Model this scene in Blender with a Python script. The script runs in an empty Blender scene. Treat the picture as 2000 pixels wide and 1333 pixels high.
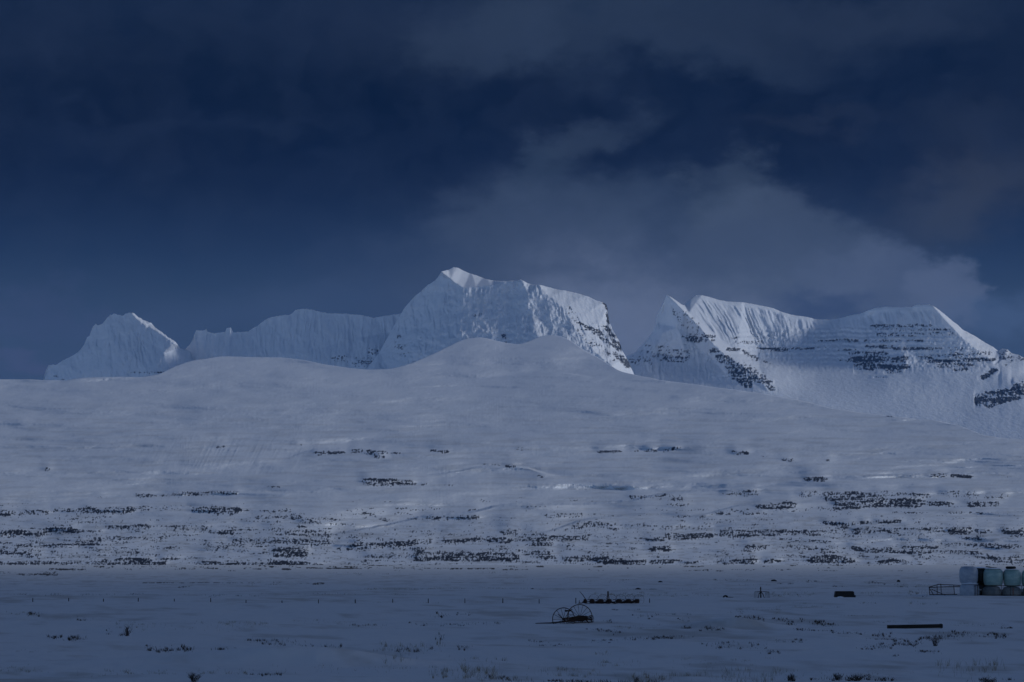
import bpy, bmesh, math, random
import numpy as np
from mathutils import Vector, Matrix
from mathutils.geometry import delaunay_2d_cdt

S = bpy.context.scene
R = math.radians
F = 2000 * 100.0 / 36.0            # focal length in photo pixels
PITCH = math.atan(429.0 / F)
CAMZ = 2.0

# ------------------------------------------------------------------ camera
cd = bpy.data.cameras.new('camera'); cam = bpy.data.objects.new('camera', cd)
S.collection.objects.link(cam); S.camera = cam
cd.lens = 100; cd.sensor_width = 36; cd.clip_start = 0.5; cd.clip_end = 60000
cam.location = (0, 0, CAMZ); cam.rotation_euler = (R(90) + PITCH, 0, 0)

# ------------------------------------------------------------------ light and exposure
EXPO = -0.5
S.view_settings.view_transform = 'Standard'; S.view_settings.look = 'None'
S.view_settings.exposure = EXPO; S.view_settings.gamma = 1
S.cycles.use_denoising = True
S.cycles.max_bounces = 6; S.cycles.diffuse_bounces = 3; S.cycles.volume_bounces = 1
SUN_AZ, SUN_EL = 80.0, 20.5        # degrees right of the view direction, above the horizon
sd = bpy.data.lights.new('sun', 'SUN'); sun = bpy.data.objects.new('sun', sd); S.collection.objects.link(sun)
sd.energy = 1.7; sd.angle = R(10); sd.color = (.96, .99, 1.0)
sv = Vector((math.sin(R(SUN_AZ)) * math.cos(R(SUN_EL)), math.cos(R(SUN_AZ)) * math.cos(R(SUN_EL)), math.sin(R(SUN_EL))))
sun.rotation_euler = sv.to_track_quat('Z', 'Y').to_euler()

def lin(r, g, b):
    f = lambda c: ((c / 255 + .055) / 1.055) ** 2.4 if c > 10 else c / 255 / 12.92
    return (f(r), f(g), f(b))

# ------------------------------------------------------------------ sky (world, laid out by compass direction and height)
W = bpy.data.worlds.new('World'); S.world = W; W.use_nodes = True
nt = W.node_tree; nt.nodes.clear(); L = nt.links.new
def N(t, **k):
    n = nt.nodes.new(t)
    for a, b in k.items(): setattr(n, a, b)
    return n
def put(s, v):
    if hasattr(v, 'is_output') or isinstance(v, bpy.types.NodeSocket): L(v, s)
    else: s.default_value = v
def M(op, a, b=None, c=None, clamp=False):
    n = N('ShaderNodeMath', operation=op, use_clamp=clamp)
    put(n.inputs[0], a)
    if b is not None: put(n.inputs[1], b)
    if c is not None: put(n.inputs[2], c)
    return n.outputs[0]
def mixc(f, a, b):
    n = N('ShaderNodeMix', data_type='RGBA'); put(n.inputs[0], f)
    for i, v in ((6, a), (7, b)):
        put(n.inputs[i], v if isinstance(v, bpy.types.NodeSocket) else (*v, 1) if len(v) == 3 else v)
    return n.outputs[2]
WS = 0.1
K = 1 / (WS * 2 ** EXPO)
def sc(r, g, b): return tuple(c * K for c in lin(r, g, b))
out = N('ShaderNodeOutputWorld'); bg = N('ShaderNodeBackground'); L(bg.outputs[0], out.inputs[0])
bg.inputs[1].default_value = WS
sky = N('ShaderNodeTexSky', sky_type='NISHITA'); sky.sun_disc = False
sky.sun_elevation = R(SUN_EL); sky.sun_rotation = R(SUN_AZ)
sky.air_density = 1.0; sky.dust_density = 0.4; sky.ozone_density = 3.0
tc = N('ShaderNodeTexCoord'); sep = N('ShaderNodeSeparateXYZ'); L(tc.outputs['Generated'], sep.inputs[0])
az = M('MULTIPLY', M('ARCTAN2', sep.outputs[0], sep.outputs[1]), 180 / math.pi)
el = M('MULTIPLY', M('ARCSINE', sep.outputs[2]), 180 / math.pi)
cmb = N('ShaderNodeCombineXYZ'); L(az, cmb.inputs[0]); L(el, cmb.inputs[1])
# warp by turbulence so cloud borders billow
def noise(vec, scale, detail, rough=.55, dist=0.0):
    n = N('ShaderNodeTexNoise', noise_dimensions='3D'); L(vec, n.inputs['Vector'])
    n.inputs['Scale'].default_value = scale; n.inputs['Detail'].default_value = detail
    n.inputs['Roughness'].default_value = rough; n.inputs['Distortion'].default_value = dist
    return n
def vm(op, a, b):
    n = N('ShaderNodeVectorMath', operation=op); put(n.inputs[0], a); put(n.inputs[1], b); return n.outputs[0]
mp0 = N('ShaderNodeMapping'); L(cmb.outputs[0], mp0.inputs[0]); mp0.inputs['Scale'].default_value = (.8, 1.25, 1)
n1 = noise(mp0.outputs[0], 0.42, 7, .52)
warp = vm('MULTIPLY', vm('SUBTRACT', n1.outputs['Color'], (.5, .5, .5)), (3.4, 2.2, 0))
n1b = noise(mp0.outputs[0], 1.9, 6, .6)
warp2 = vm('MULTIPLY', vm('SUBTRACT', n1b.outputs['Color'], (.5, .5, .5)), (1.25, .9, 0))
wv = vm('ADD', vm('ADD', cmb.outputs[0], warp), warp2)
ramp = N('ShaderNodeValToRGB'); L(M('DIVIDE', el, 20.0, clamp=True), ramp.inputs[0])
cr = ramp.color_ramp; cr.interpolation = 'B_SPLINE'
stops = [(0, (52, 71, 102)), (3.8, (58, 77, 106)), (5.2, (47, 67, 95)), (6.2, (29, 49, 80)), (7.4, (12, 27, 54)),
         (8.8, (3, 17, 42)), (10.2, (7, 22, 46)), (12, (18, 34, 60)), (20, (40, 58, 92))]
cr.elements[0].position = 0; cr.elements[0].color = (*lin(*stops[0][1]), 1)
cr.elements[1].position = 1; cr.elements[1].color = (*lin(*stops[-1][1]), 1)
for e, c in stops[1:-1]:
    k = cr.elements.new(e / 20); k.color = (*lin(*c), 1)
sk_ = N('ShaderNodeVectorMath', operation='SCALE'); L(ramp.outputs[0], sk_.inputs[0]); sk_.inputs['Scale'].default_value = K
col = sk_.outputs[0]
# soft streaky unevenness of the storm sky
mp1 = N('ShaderNodeMapping'); L(cmb.outputs[0], mp1.inputs[0]); mp1.inputs['Scale'].default_value = (.16, .55, 1)
mp1.inputs['Rotation'].default_value = (0, 0, R(-6))
n2 = noise(mp1.outputs[0], 1.1, 7, .55, .6)
st = M('MULTIPLY_ADD', n2.outputs['Fac'], 2.2, -.75, clamp=True)
col = mixc(M('MULTIPLY', st, .11), col, sc(44, 56, 84))
def blob(px, row, rx, ry, rot, w, inner, colr):
    """one soft cloud body centred on a compass direction"""
    global col
    m = N('ShaderNodeMapping', vector_type='TEXTURE'); L(wv, m.inputs[0])
    m.inputs['Location'].default_value = ((px - 1000) / 97, (1095 - row) / 97, 0)
    m.inputs['Rotation'].default_value = (0, 0, R(rot)); m.inputs['Scale'].default_value = (rx / 97, ry / 97, 1)
    l = N('ShaderNodeVectorMath', operation='LENGTH'); L(m.outputs[0], l.inputs[0])
    r = N('ShaderNodeMapRange', interpolation_type='SMOOTHERSTEP'); L(l.outputs['Value'], r.inputs[0])
    r.inputs[1].default_value = inner; r.inputs[2].default_value = 1.15; r.inputs[3].default_value = w; r.inputs[4].default_value = 0
    col = mixc(r.outputs[0], col, sc(*colr))
BL = [
 (1150, 30, 480, 150, 0, .6, .1, (46, 60, 82)), (930, 75, 190, 105, 12, .5, .3, (48, 62, 84)), (1400, 120, 330, 55, -4, .35, .1, (44, 58, 80)),
 (1640, 50, 420, 100, 8, .40, 0, (48, 60, 80)), (640, 60, 380, 100, 0, .25, 0, (40, 52, 76)), (1180, 45, 60, 30, 0, .4, 0, (26, 42, 66)),
 (70, 90, 240, 140, 0, .22, 0, (40, 52, 76)), (1620, 238, 230, 30, 4, .16, 0, (56, 64, 82)), (300, 250, 500, 40, 4, .16, 0, (36, 50, 76)),
 (1940, 250, 200, 80, 0, .3, 0, (46, 56, 76)), (1880, 390, 340, 120, 8, .55, 0, (60, 67, 82)),
 (1130, 270, 190, 62, 22, .55, .15, (52, 66, 88)), (1040, 345, 100, 70, 40, .45, .1, (50, 66, 88)),
 (820, 500, 460, 115, 10, .28, 0, (52, 68, 98)), (560, 600, 600, 80, 5, .4, 0, (58, 76, 108)),
 (1150, 430, 440, 120, 8, .6, .15, (54, 69, 92)), (1440, 365, 130, 85, 0, .6, .4, (55, 69, 90)),
 (1250, 570, 640, 220, -6, .65, .1, (70, 84, 110)), (1530, 490, 240, 135, -24, .6, .5, (70, 84, 108)),
 (1740, 570, 200, 120, -20, .65, .5, (80, 94, 122)), (1835, 575, 100, 95, 0, .65, .6, (82, 96, 124)),
 (1240, 625, 440, 160, -3, .75, .05, (104, 117, 144)), (1600, 605, 120, 45, -5, .7, 0, (46, 64, 98)),
 (60, 695, 260, 26, -3, .6, 0, (66, 78, 112)), (60, 620, 320, 40, 2, .3, 0, (62, 74, 110)), (1960, 640, 180, 80, 0, .5, 0, (74, 95, 130))]
for b in BL: blob(*b)
# brightness texture inside the clouds
n3 = noise(wv, .9, 6, .55)
col = mixc(M('MULTIPLY', M('MULTIPLY_ADD', n3.outputs['Fac'], 1.6, -.55, clamp=True), .09), col, sc(84, 98, 122))
n4 = noise(wv, .45, 5, .55)
col = mixc(M('MULTIPLY', M('MULTIPLY_ADD', n4.outputs['Fac'], 2.2, -.9, clamp=True), .22), col, sc(20, 40, 74))
# away from the storm bank the open sky takes over
tint = N('ShaderNodeMix', data_type='RGBA', blend_type='MULTIPLY'); tint.inputs[0].default_value = 1
L(sky.outputs[0], tint.inputs[6]); tint.inputs[7].default_value = (1.0, 1.09, 1.38, 1)
fa = N('ShaderNodeMapRange', interpolation_type='SMOOTHSTEP'); L(M('ABSOLUTE', az), fa.inputs[0])
fa.inputs[1].default_value = 22; fa.inputs[2].default_value = 60; fa.inputs[3].default_value = 1; fa.inputs[4].default_value = 0
fe = N('ShaderNodeMapRange', interpolation_type='SMOOTHSTEP'); L(el, fe.inputs[0])
fe.inputs[1].default_value = 14; fe.inputs[2].default_value = 38; fe.inputs[3].default_value = 1; fe.inputs[4].default_value = 0
fo = N('ShaderNodeMapRange', interpolation_type='SMOOTHSTEP'); L(el, fo.inputs[0])   # dark cloud deck overhead
fo.inputs[1].default_value = 32; fo.inputs[2].default_value = 60; fo.inputs[3].default_value = 0; fo.inputs[4].default_value = 1
open_sky = mixc(M('MULTIPLY', fo.outputs[0], .95), tint.outputs[2], sc(8, 12, 20))
L(mixc(M('MULTIPLY', fa.outputs[0], fe.outputs[0]), open_sky, col), bg.inputs[0])

# ------------------------------------------------------------------ helpers
ct, st_ = math.cos(PITCH), math.sin(PITCH)
def P(px, row, D):
    """world point at photo direction (px,row) and distance D along +Y; works on arrays"""
    px, row, D = np.broadcast_arrays(np.asarray(px, float), np.asarray(row, float), np.asarray(D, float))
    dx = px - 1000; dv = 666.5 - row
    dy = F * ct - dv * st_; dz = F * st_ + dv * ct
    k = D / dy
    return np.stack([dx * k, D + 0 * dx, CAMZ + dz * k], -1)
def hsh(ix, iy, s):
    h = (ix.astype(np.int64) * 374761393 + iy.astype(np.int64) * 668265263 + s * 974711) & 0xffffffff
    h = ((h ^ (h >> 13)) * 1274126177) & 0xffffffff
    return ((h ^ (h >> 16)) & 0xffff) / 65535.0
def vn(x, y, s=0):
    x, y = np.broadcast_arrays(np.asarray(x, float), np.asarray(y, float))
    ix, iy = np.floor(x), np.floor(y); fx, fy = x - ix, y - iy
    fx = fx * fx * fx * (fx * (fx * 6 - 15) + 10); fy = fy * fy * fy * (fy * (fy * 6 - 15) + 10)
    a, b = hsh(ix, iy, s), hsh(ix + 1, iy, s); c, d = hsh(ix, iy + 1, s), hsh(ix + 1, iy + 1, s)
    return (a + (b - a) * fx) * (1 - fy) + (c + (d - c) * fx) * fy
def fbm(x, y, o=4, s=0, g=.5):
    t = 0; a = 1; n = 0
    for i in range(o):
        t = t + a * (vn(x * 2 ** i + 17.3 * i, y * 2 ** i - 9.1 * i, s + i) - .5) * 2; n += a; a *= g
    return t / n
def ss(a, b, x):
    t = np.clip((x - a) / (b - a), 0, 1); return t * t * (3 - 2 * t)
def interp(pts, x): 
    p = np.array(pts, float); return np.interp(x, p[:, 0], p[:, 1])
def strokes(txt, px, row, grow=1.0):
    m = np.zeros(np.broadcast(px, row).shape)
    for q in txt.replace('\n', ' ').split(' '):
        if not q: continue
        v = [float(t) for t in q.split(',')]
        if len(v) == 5: x0, x1, y, h, s = v; y0 = y1 = y
        else: x0, y0, x1, y1, h, s = v
        h *= grow
        b = (px > x0 - 12) & (px < x1 + 12) & (row > min(y0, y1) - h * 3) & (row < max(y0, y1) + h * 3)
        if not b.any(): continue
        X, Y = np.broadcast_to(px, m.shape)[b], np.broadcast_to(row, m.shape)[b]
        t = np.clip(((X - x0) * (x1 - x0) + (Y - y0) * (y1 - y0)) / max((x1 - x0) ** 2 + (y1 - y0) ** 2, 1e-6), 0, 1)
        dx = X - (x0 + t * (x1 - x0)); dy = Y - (y0 + t * (y1 - y0))
        d = np.hypot(dx / 2.0, dy) / h
        m[b] = np.maximum(m[b], s * (1 - ss(.65, 1.5, d)))
    return m
def grid_mesh(name, co, mat, rock=None, parent=None, kind='structure', smooth=True):
    """co: (rows, cols, 3) array of points -> one mesh"""
    nr, nc = co.shape[:2]
    me = bpy.data.meshes.new(name)
    me.vertices.add(nr * nc); me.vertices.foreach_set('co', co.reshape(-1).astype(np.float32))
    i = np.arange((nr - 1) * (nc - 1)); r, c = i // (nc - 1), i % (nc - 1)
    a = r * nc + c
    q = np.stack([a, a + 1, a + nc + 1, a + nc], -1).astype(np.int32)
    me.loops.add(q.size); me.loops.foreach_set('vertex_index', q.reshape(-1))
    me.polygons.add(len(q)); me.polygons.foreach_set('loop_start', (np.arange(len(q)) * 4).astype(np.int32))
    me.polygons.foreach_set('use_smooth', np.full(len(q), smooth))
    me.update(calc_edges=True)
    for k, v in (rock or {}).items():
        at = me.attributes.new(k, 'FLOAT', 'POINT'); at.data.foreach_set('value', v.reshape(-1).astype(np.float32))
    me.materials.append(mat)
    o = bpy.data.objects.new(name, me); S.collection.objects.link(o)
    if parent: o.parent = parent
    elif kind: o['kind'] = kind
    return o

# ------------------------------------------------------------------ materials
def newmat(name, base=(.5, .5, .5), rough=.8, metal=0.0, spec=.3):
    m = bpy.data.materials.new(name); m.use_nodes = True
    b = m.node_tree.nodes['Principled BSDF']; b.inputs['Base Color'].default_value = (*base, 1)
    b.inputs['Roughness'].default_value = rough; b.inputs['Metallic'].default_value = metal
    b.inputs['Specular IOR Level'].default_value = spec
    return m
def terrain_mat(name, snow, rockc, rock2, nscale, bump, bscale=(1, 1, 1)):
    m = newmat(name, snow, .75, 0, .2); t = m.node_tree; b = t.nodes['Principled BSDF']; l = t.links.new
    at = t.nodes.new('ShaderNodeAttribute'); at.attribute_name = 'rock'
    ag = t.nodes.new('ShaderNodeAttribute'); ag.attribute_name = 'dry'
    g = t.nodes.new('ShaderNodeTexCoord'); mp = t.nodes.new('ShaderNodeMapping'); l(g.outputs['Object'], mp.inputs[0])
    mp.inputs['Scale'].default_value = bscale
    n = t.nodes.new('ShaderNodeTexNoise'); l(mp.outputs[0], n.inputs['Vector']); n.inputs['Scale'].default_value = nscale
    n.inputs['Detail'].default_value = 6; n.inputs['Roughness'].default_value = .6
    rc = t.nodes.new('ShaderNodeMix'); rc.data_type = 'RGBA'; l(n.outputs[0], rc.inputs[0])
    rc.inputs[6].default_value = (*rockc, 1); rc.inputs[7].default_value = (*rock2, 1)
    sn = t.nodes.new('ShaderNodeMix'); sn.data_type = 'RGBA'; l(n.outputs[0], sn.inputs[0])
    sn.inputs[6].default_value = (*[c * .93 for c in snow], 1); sn.inputs[7].default_value = (*[min(1, c * 1.05) for c in snow], 1)
    dr = t.nodes.new('ShaderNodeMix'); dr.data_type = 'RGBA'; l(ag.outputs['Fac'], dr.inputs[0])
    l(sn.outputs[2], dr.inputs[6]); dr.inputs[7].default_value = (.20, .16, .10, 1)
    fx = t.nodes.new('ShaderNodeMix'); fx.data_type = 'RGBA'; l(at.outputs['Fac'], fx.inputs[0])
    l(dr.outputs[2], fx.inputs[6]); l(rc.outputs[2], fx.inputs[7]); l(fx.outputs[2], b.inputs['Base Color'])
    bp = t.nodes.new('ShaderNodeBump'); bp.inputs['Strength'].default_value = bump[0]; bp.inputs['Distance'].default_value = bump[1]
    l(n.outputs[0], bp.inputs['Height']); l(bp.outputs[0], b.inputs['Normal'])
    return m
SNOW = (.80, .82, .85)
m_mtn = terrain_mat('mountain_snow_and_basalt', SNOW, (.045, .05, .06), (.10, .105, .115), .05, (.6, 6), (1, 1, .6))
m_hill = terrain_mat('hill_snow_and_rock', SNOW, (.012, .016, .026), (.034, .040, .054), .07, (.36, 1.4), (.35, .3, 1.5))
m_gnd = terrain_mat('field_snow', (.68, .685, .69), (.03, .03, .028), (.07, .06, .045), 1.2, (.6, .09), (1, .5, 1))

# ------------------------------------------------------------------ ground and hills: one heightfield, two sheets that share their seam
SEAM = 1104.0
ROWS = np.array([1104, 1109, 1115, 1122, 1130, 1145, 1163, 1180, 1217, 1275, 1335, 1346], float)
DS = np.array([1500, 1040, 760, 560, 420, 270, 183, 163, 139, 110, 90, 87], float)
def Dm(row):
    rr = np.asarray(row, float); a = 0
    for d, w in ((-3, .15), (-1.5, .2), (0, .3), (1.5, .2), (3, .15)):
        a = a + w * np.interp(rr + d * ss(1104, 1112, rr), ROWS, np.log(DS))
    return np.exp(a)
CREST = [(-3000, 700), (-400, 742), (0, 741), (60, 741), (90, 743), (130, 744), (150, 739), (200, 736.5), (280, 737), (310, 732), (340, 716),
 (370, 705), (400, 701), (440, 696), (500, 698), (550, 698.5), (600, 705), (640, 713), (690, 720), (720, 722), (760, 721), (800, 712),
 (840, 694), (862, 684), (880, 675), (905, 663), (935, 659), (960, 663), (985, 670), (1010, 673), (1035, 667), (1050, 660), (1063, 655.5), (1080, 655),
 (1095, 656), (1112, 664), (1150, 690), (1175, 702), (1195, 716), (1215, 727), (1250, 735), (1300, 744), (1400, 757), (1480, 768),
 (1560, 782), (1620, 797), (1690, 808), (1760, 815), (1830, 822), (1880, 834), (1920, 850), (1960, 856), (2000, 858), (2400, 850), (5000, 800)]
def crest(px):
    a = 0
    for d, w in ((-8, .2), (-4, .2), (0, .2), (4, .2), (8, .2)): a = a + w * interp(CREST, px + d)
    return a + .8 * fbm(px / 30, 0 * px, 3, 5)
def relief(x, y):
    """small drifts of the snowfield, metres"""
    a = ss(60, 95, y) * (1 - ss(500, 1100, y))
    r = .16 * fbm(x / 15 + y / 60, y / 8, 4, 11) * (1 - .45 * ss(125, 150, y)) + .085 * fbm(x / 3.4 + y / 9, y / 2.6, 4, 23)
    r = r + .20 * fbm(x / 30, y / 22, 2, 31) * ss(200, 260, y)
    # long hollow with a lee bank, lower left; wind scoop by the open turf, right of centre
    r = r + .55 * np.exp(-((y - 103.5) / 1.6) ** 2) * ss(-19, -7, x) * (1 - ss(-7, -2, x)) 
    r = r - .25 * np.exp(-((y - 106.5) / 2.2) ** 2) * ss(-20, -12, x) * (1 - ss(-8, 0, x))
    r = r + .45 * np.exp(-((y - 133.5) / 1.5) ** 2 - ((x - 10.4) / 2.2) ** 2)
    r = r * (1 - .92 * np.exp(-((x - 2.4) / 4.5) ** 4 - ((y - 138) / 5) ** 4))      # level stand of the rake
    return r * a
HR = '''0,10,1005,4,1 14,42,1002,3,.8 58,85,1000,4,.9 110,170,998,3,.7 172,255,998,4.5,1 280,345,993,4,.5 385,460,999,4.5,1
188,206,974,1.5,.7 270,300,969,2.5,.7 320,338,967,2,.7 340,400,965,3,.8 400,462,965,2.5,.7 195,215,1010,2,.5 200,220,1020,3,.5
0,75,1042,6,1 92,140,1038,5,1 215,285,1031,4,.95 303,400,1031,3,.6 150,190,1042,6,.6 40,75,1054,2,.5 60,80,1058,1,.6 145,190,1054,2,.6
0,40,1060,1.2,.7 32,72,1066,2,.8 85,200,1066,2.5,.85 155,195,1060,3,.8 180,270,1075,4,.7 0,60,1077,3.5,.9 60,75,1083,4,.6 105,135,1080,3,.6
190,200,1085,3,.6 105,135,1090,2,.7 0,75,1100,3.5,1 88,110,1100,3,1 120,192,1102,3,1 205,320,1102,3,1 235,285,1094,4,1 320,345,1093,3,.8
320,400,1100,1.5,.5 285,400,1062,3,.4 310,350,1070,2,.5 400,457,998,5.5,1 512,522,996,2,.7 533,560,997,3,.8 508,555,1010,3,.7
575,1011,612,1020,4,.7 605,660,1017,9,.4 530,600,1037,3,.8 590,1033,635,1044,6,.7 400,450,1037,3.5,.8 450,490,1032,4,.5 560,1042,600,1047,1.5,.9
465,555,1055,5,.7 560,640,1057,4,.8 410,440,1067,2,.8 440,480,1065,1.5,.8 480,540,1064,1.2,.9 545,590,1077,7,1.1 440,475,1083,1.5,.6
665,690,1070,4,.7 698,738,1069,6,1.1 755,800,1065,5,1 400,500,1102,4,1.1 500,620,1101,4,1.1 508,535,1091,2,.8 720,770,1090,3,.8 760,800,1090,4,.7
720,1005,765,1022,3,.6 680,695,998,3,.6 780,800,1007,4,.5 720,760,943,5.5,1 760,800,943,4,.9 526,543,951,2,.5 690,745,1050,5,.4 620,700,1045,6,.35
800,803,943,3,.9 873,880,946,2,.7 828,835,948,2,.5 842,856,1013,4,.7 880,928,1011,4,.8 990,1003,914,2,.7 945,975,911,1,.5 1053,1060,930,2,.6
987,1003,1040,4,.9 872,920,1057,3,.9 925,940,1057,3,.9 960,987,1055,5,1 1037,1070,1054,2,.9 1065,1140,1052,3.5,.95 1140,1165,1051,2,.6
1040,1075,1062,2.5,.9 1070,1100,1011,3,.7 1100,1130,1010,3.5,.8 1128,1140,1030,5,.8 1150,1188,1029,4.5,.8 800,812,1062,4,.9 812,840,1059,3,.7
970,995,1079,2,.8 1015,1070,1079,3,.9 820,1003,1090,6.5,1.15 1015,1040,1097,2,.8 1055,1080,1088,2.5,.8 1110,1175,1091,5,.9 1175,1200,1098,4,1
1052,1110,1097,3,.6 1235,1270,972,2.5,.7 1285,1330,970,4,.5 1312,1340,985,3,.5 1422,1470,965,5,.65 1488,1545,987,4,.95 1455,1490,1001,2,.7
1408,1424,1002,2,.9 1370,1385,1007,2,.7 1530,1545,998,1.2,.7 1570,1600,966,4,.7 1578,1608,936,3,.95 1230,1260,1026,4,.5 1270,1330,1026,4,.6
1200,1205,1034,2,.9 1230,1265,1047,5,.6 1268,1300,1051,3,1.1 1310,1382,1046,4.5,1.1 1415,1475,1042,5,1.1 1430,1447,1043,4,1.2 1498,1530,1040,5,1.1
1530,1600,1040,4.5,.9 1430,1500,1027,3,.45 1220,1240,1071,2,.8 1275,1302,1072,4,1 1460,1490,1070,4,1 1435,1460,1076,3,.5 1410,1450,1083,7,.4
1505,1530,1071,3,.5 1550,1590,1059,2,.5 1575,1590,1073,3,.7 1200,1255,1099,3.5,1.1 1278,1320,1098,3.5,.9 1325,1365,1099,2,.8 1420,1435,1098,3,.9
1435,1470,1095,4,1.1 1500,1517,1099,3,1 1585,1600,1096,4,1 1170,1210,881,2,.9 1235,1245,881,1.5,.6 1262,1280,880,2,.9 1300,1320,879,3,.7
1435,1455,887,3,.9 1475,1500,892,1.5,.6 1530,1545,896,2,.8 1616,1620,901,1.5,.8 1620,1665,967,5.5,.9 1625,1715,970,7,.85 1680,1735,968,5,.7
1748,1765,969,3,.5 1783,1810,972,3.5,.7 1850,1905,966,5,.5 1930,1960,971,3,.6 1640,1712,986,6,1.1 1722,1790,985,5.5,1.05 1790,1808,985,3,.8
1818,1850,986,3.5,.9 1898,1940,985,4,.75 1820,1845,932,2.5,.9 1865,1892,932,2.5,.9 1950,1975,933,2,.5 1660,1670,1000,3,.5 1615,1630,1021,3,.9
1645,1660,1023,5,.8 1685,1690,1022,3,.9 1718,1752,1021,3.5,.9 1765,1775,1027,2,.7 1785,1795,1020,2,.7 1600,1625,1038,3,.8 1675,1705,1037,5,.9
1725,1757,1039,5,.8 1770,1815,1038,5,.75 1830,1860,1037,4,.7 1862,1885,1037,6,1.1 1885,1896,1037,3,.9 1908,1928,1038,3,.9 1968,1988,1037,5,1.2
1880,1920,1055,2,.7 1670,1735,1072,3.5,1.05 1768,1825,1071,3,.9 1850,1905,1067,2,.7 1920,2000,1067,3.5,.8 1740,1078,1910,1083,3,.85
1785,1797,1085,1.5,1 1610,1628,1080,4,.9 1636,1660,1082,3,.6 1680,1735,1085,1.5,.7 1600,1625,1095,5,1.1 1625,1660,1097,3.5,1.1 1720,1765,1097,3.5,1
1780,1800,1100,2,.7 1700,1707,1098,2,.8 1910,1930,1087,4,.7 1940,2000,1092,4,.9 1980,2000,1086,3,.9 620,642,882,2.5,.9 640,668,884,2,.9
694,702,884,3,.9 718,745,887,3,.9 738,745,895,3,.9 750,780,888,1.5,.8 846,850,883,2,.8 862,870,883,2.5,.9 425,438,871,1.5,.8 577,586,866,1.5,.8
92,96,921,2,1 1015,1035,881,3,.4 1736,1742,811,2,.9 50,100,1010,3,.25'''
GR = '''345,378,1111,2,.8 100,165,1112,2,.8 0,30,1119,2,.8 35,110,1122,2,.9 80,110,1117,1.5,.7 640,700,1107,1,.8 600,665,1110,1,.9 400,425,1111,1.5,.9
480,520,1111,2,.9 555,565,1112,2,1 720,800,1104,1.5,.7 640,720,1110.5,1,.8 850,965,1111,1.3,.9 770,850,1110,1,.9 980,1030,1113,1,.8 990,1002,1107,1.5,.7
1050,1060,1107,1.3,.7 1160,1175,1107,1.3,.8 1335,1370,1107,1,.8 1335,1390,1115,1.2,.7 1400,1415,1115,1,.8 1545,1552,1105,1.3,.9 1600,1635,1115,1,.7
1740,1800,1115,1,.5 1690,1760,1106,1,.5 20,120,1141,1,.7 280,300,1139,1,.8 308,455,1139,1.2,.9 350,370,1147,1,.8 460,500,1139,1,.5 500,520,1138,1,.7 575,600,1141,1,.7
615,630,1141.5,2,1 525,555,1146,1,.6 0,220,1100,.1,.1'''
def rocknoise(m, px, row, fx=2.6, fy=1.9, s=3, lo=.46, hi=.68):
    n = .8 * fbm((px - .1 * row) / fx, row / fy, 3, s) + .55 * fbm(px / 34, (row + 2 * fbm(px / 30, row / 30, 2, s + 5)) / 3.0, 2, s + 9) + .6 * fbm((px + .12 * row) / 2.0, row / 4, 2, s + 19)
    return ss(lo, hi, np.minimum(m, 1.0) * .67 + n * .62) * (m > .02)
def jump(px, row, pts, amp, w=1.6):
    p = np.array(pts, float); c = 0
    for d, wt in ((-24, .1), (-14, .2), (0, .4), (14, .2), (24, .1)): c = c + wt * np.interp(px + d, p[:, 0], p[:, 1])
    c1 = c + 1.2 * fbm(px / 14, 0 * px, 3, 77)
    u = np.clip((px - p[0, 0]) / (p[-1, 0] - p[0, 0]), 0, 1); fade = np.sin(math.pi * u) ** 1.2
    return 1.6 * amp * fade * ss(-w, w, c1 - row) * np.exp(-np.clip(c - row, 0, None) / 60)
# columns
def cols(x0, x1, step, outer):
    c = list(np.arange(x0, x1 + .01, step)); a = []; x = x0; s = step
    while x > outer[0]: s *= 1.18; x -= s; a.append(x)
    b = []; x = c[-1]; s = step
    while x < outer[1]: s *= 1.18; x += s; b.append(x)
    return np.array(a[::-1] + c + b)
PX = cols(-30, 2030, 1.05, (-3000, 5000))[None, :]
nh = 430
T = np.linspace(0, 1, nh)[:, None]                    # 0 at the seam, 1 at the skyline of the hills
CR = crest(PX[0])[None, :]
RW = SEAM + (CR - SEAM) * T
m = strokes(HR, PX + 2.5 * fbm(PX / 9, RW / 5, 2, 41), RW + 2.4 * fbm(PX / 24, RW / 20, 3, 43) + 5 * fbm(PX / 90, RW / 60, 2, 44), 1.35)
m = np.maximum(m, .60 * ss(1000, 1060, RW) * ss(.05, .5, fbm(PX / 70, RW / 9, 3, 51)))
m = np.maximum(m, .52 * ss(955, 1010, RW) * ss(.1, .5, fbm(PX / 90, RW / 6, 3, 53)))
m = np.maximum(m, .20 * ss(985, 1040, RW))
rock = rocknoise(m, PX, RW)
m2 = np.maximum(m, 0); 
for _ in range(2):
    m2[1:-1] = (m2[:-2] + m2[1:-1] * 2 + m2[2:]) / 4; m2[:, 1:-1] = (m2[:, :-2] + m2[:, 1:-1] * 2 + m2[:, 2:]) / 4
terr = fbm(PX / 240 , (RW + 6 * fbm(PX / 120, RW / 60, 2, 71)) / 13, 3, 61)      # broad benches
def blurx(a, n):
    k = np.hanning(n + 2)[1:-1]; k /= k.sum(); p = np.pad(a, ((0, 0), (n // 2, n // 2)), 'edge'); o = np.zeros_like(a)
    for i in range(n): o += k[i] * p[:, i:i + a.shape[1]]
    return o
rate = 1.0 * terr + .7 * fbm((PX + 1.5 * RW) / 260, (RW + 4 * fbm(PX / 90, RW / 40, 2, 72)) / 5, 3, 62) + .35 * fbm((PX + RW) / 70, (RW + 2 * fbm(PX / 40, RW / 30, 2, 74)) / 2.6, 2, 64)
rate = .64 * np.tanh(1.3 * rate) - .5 * blurx(np.clip(m2, 0, 1), 31)
dT = T[1, 0]; dev = np.zeros_like(rate)
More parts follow.
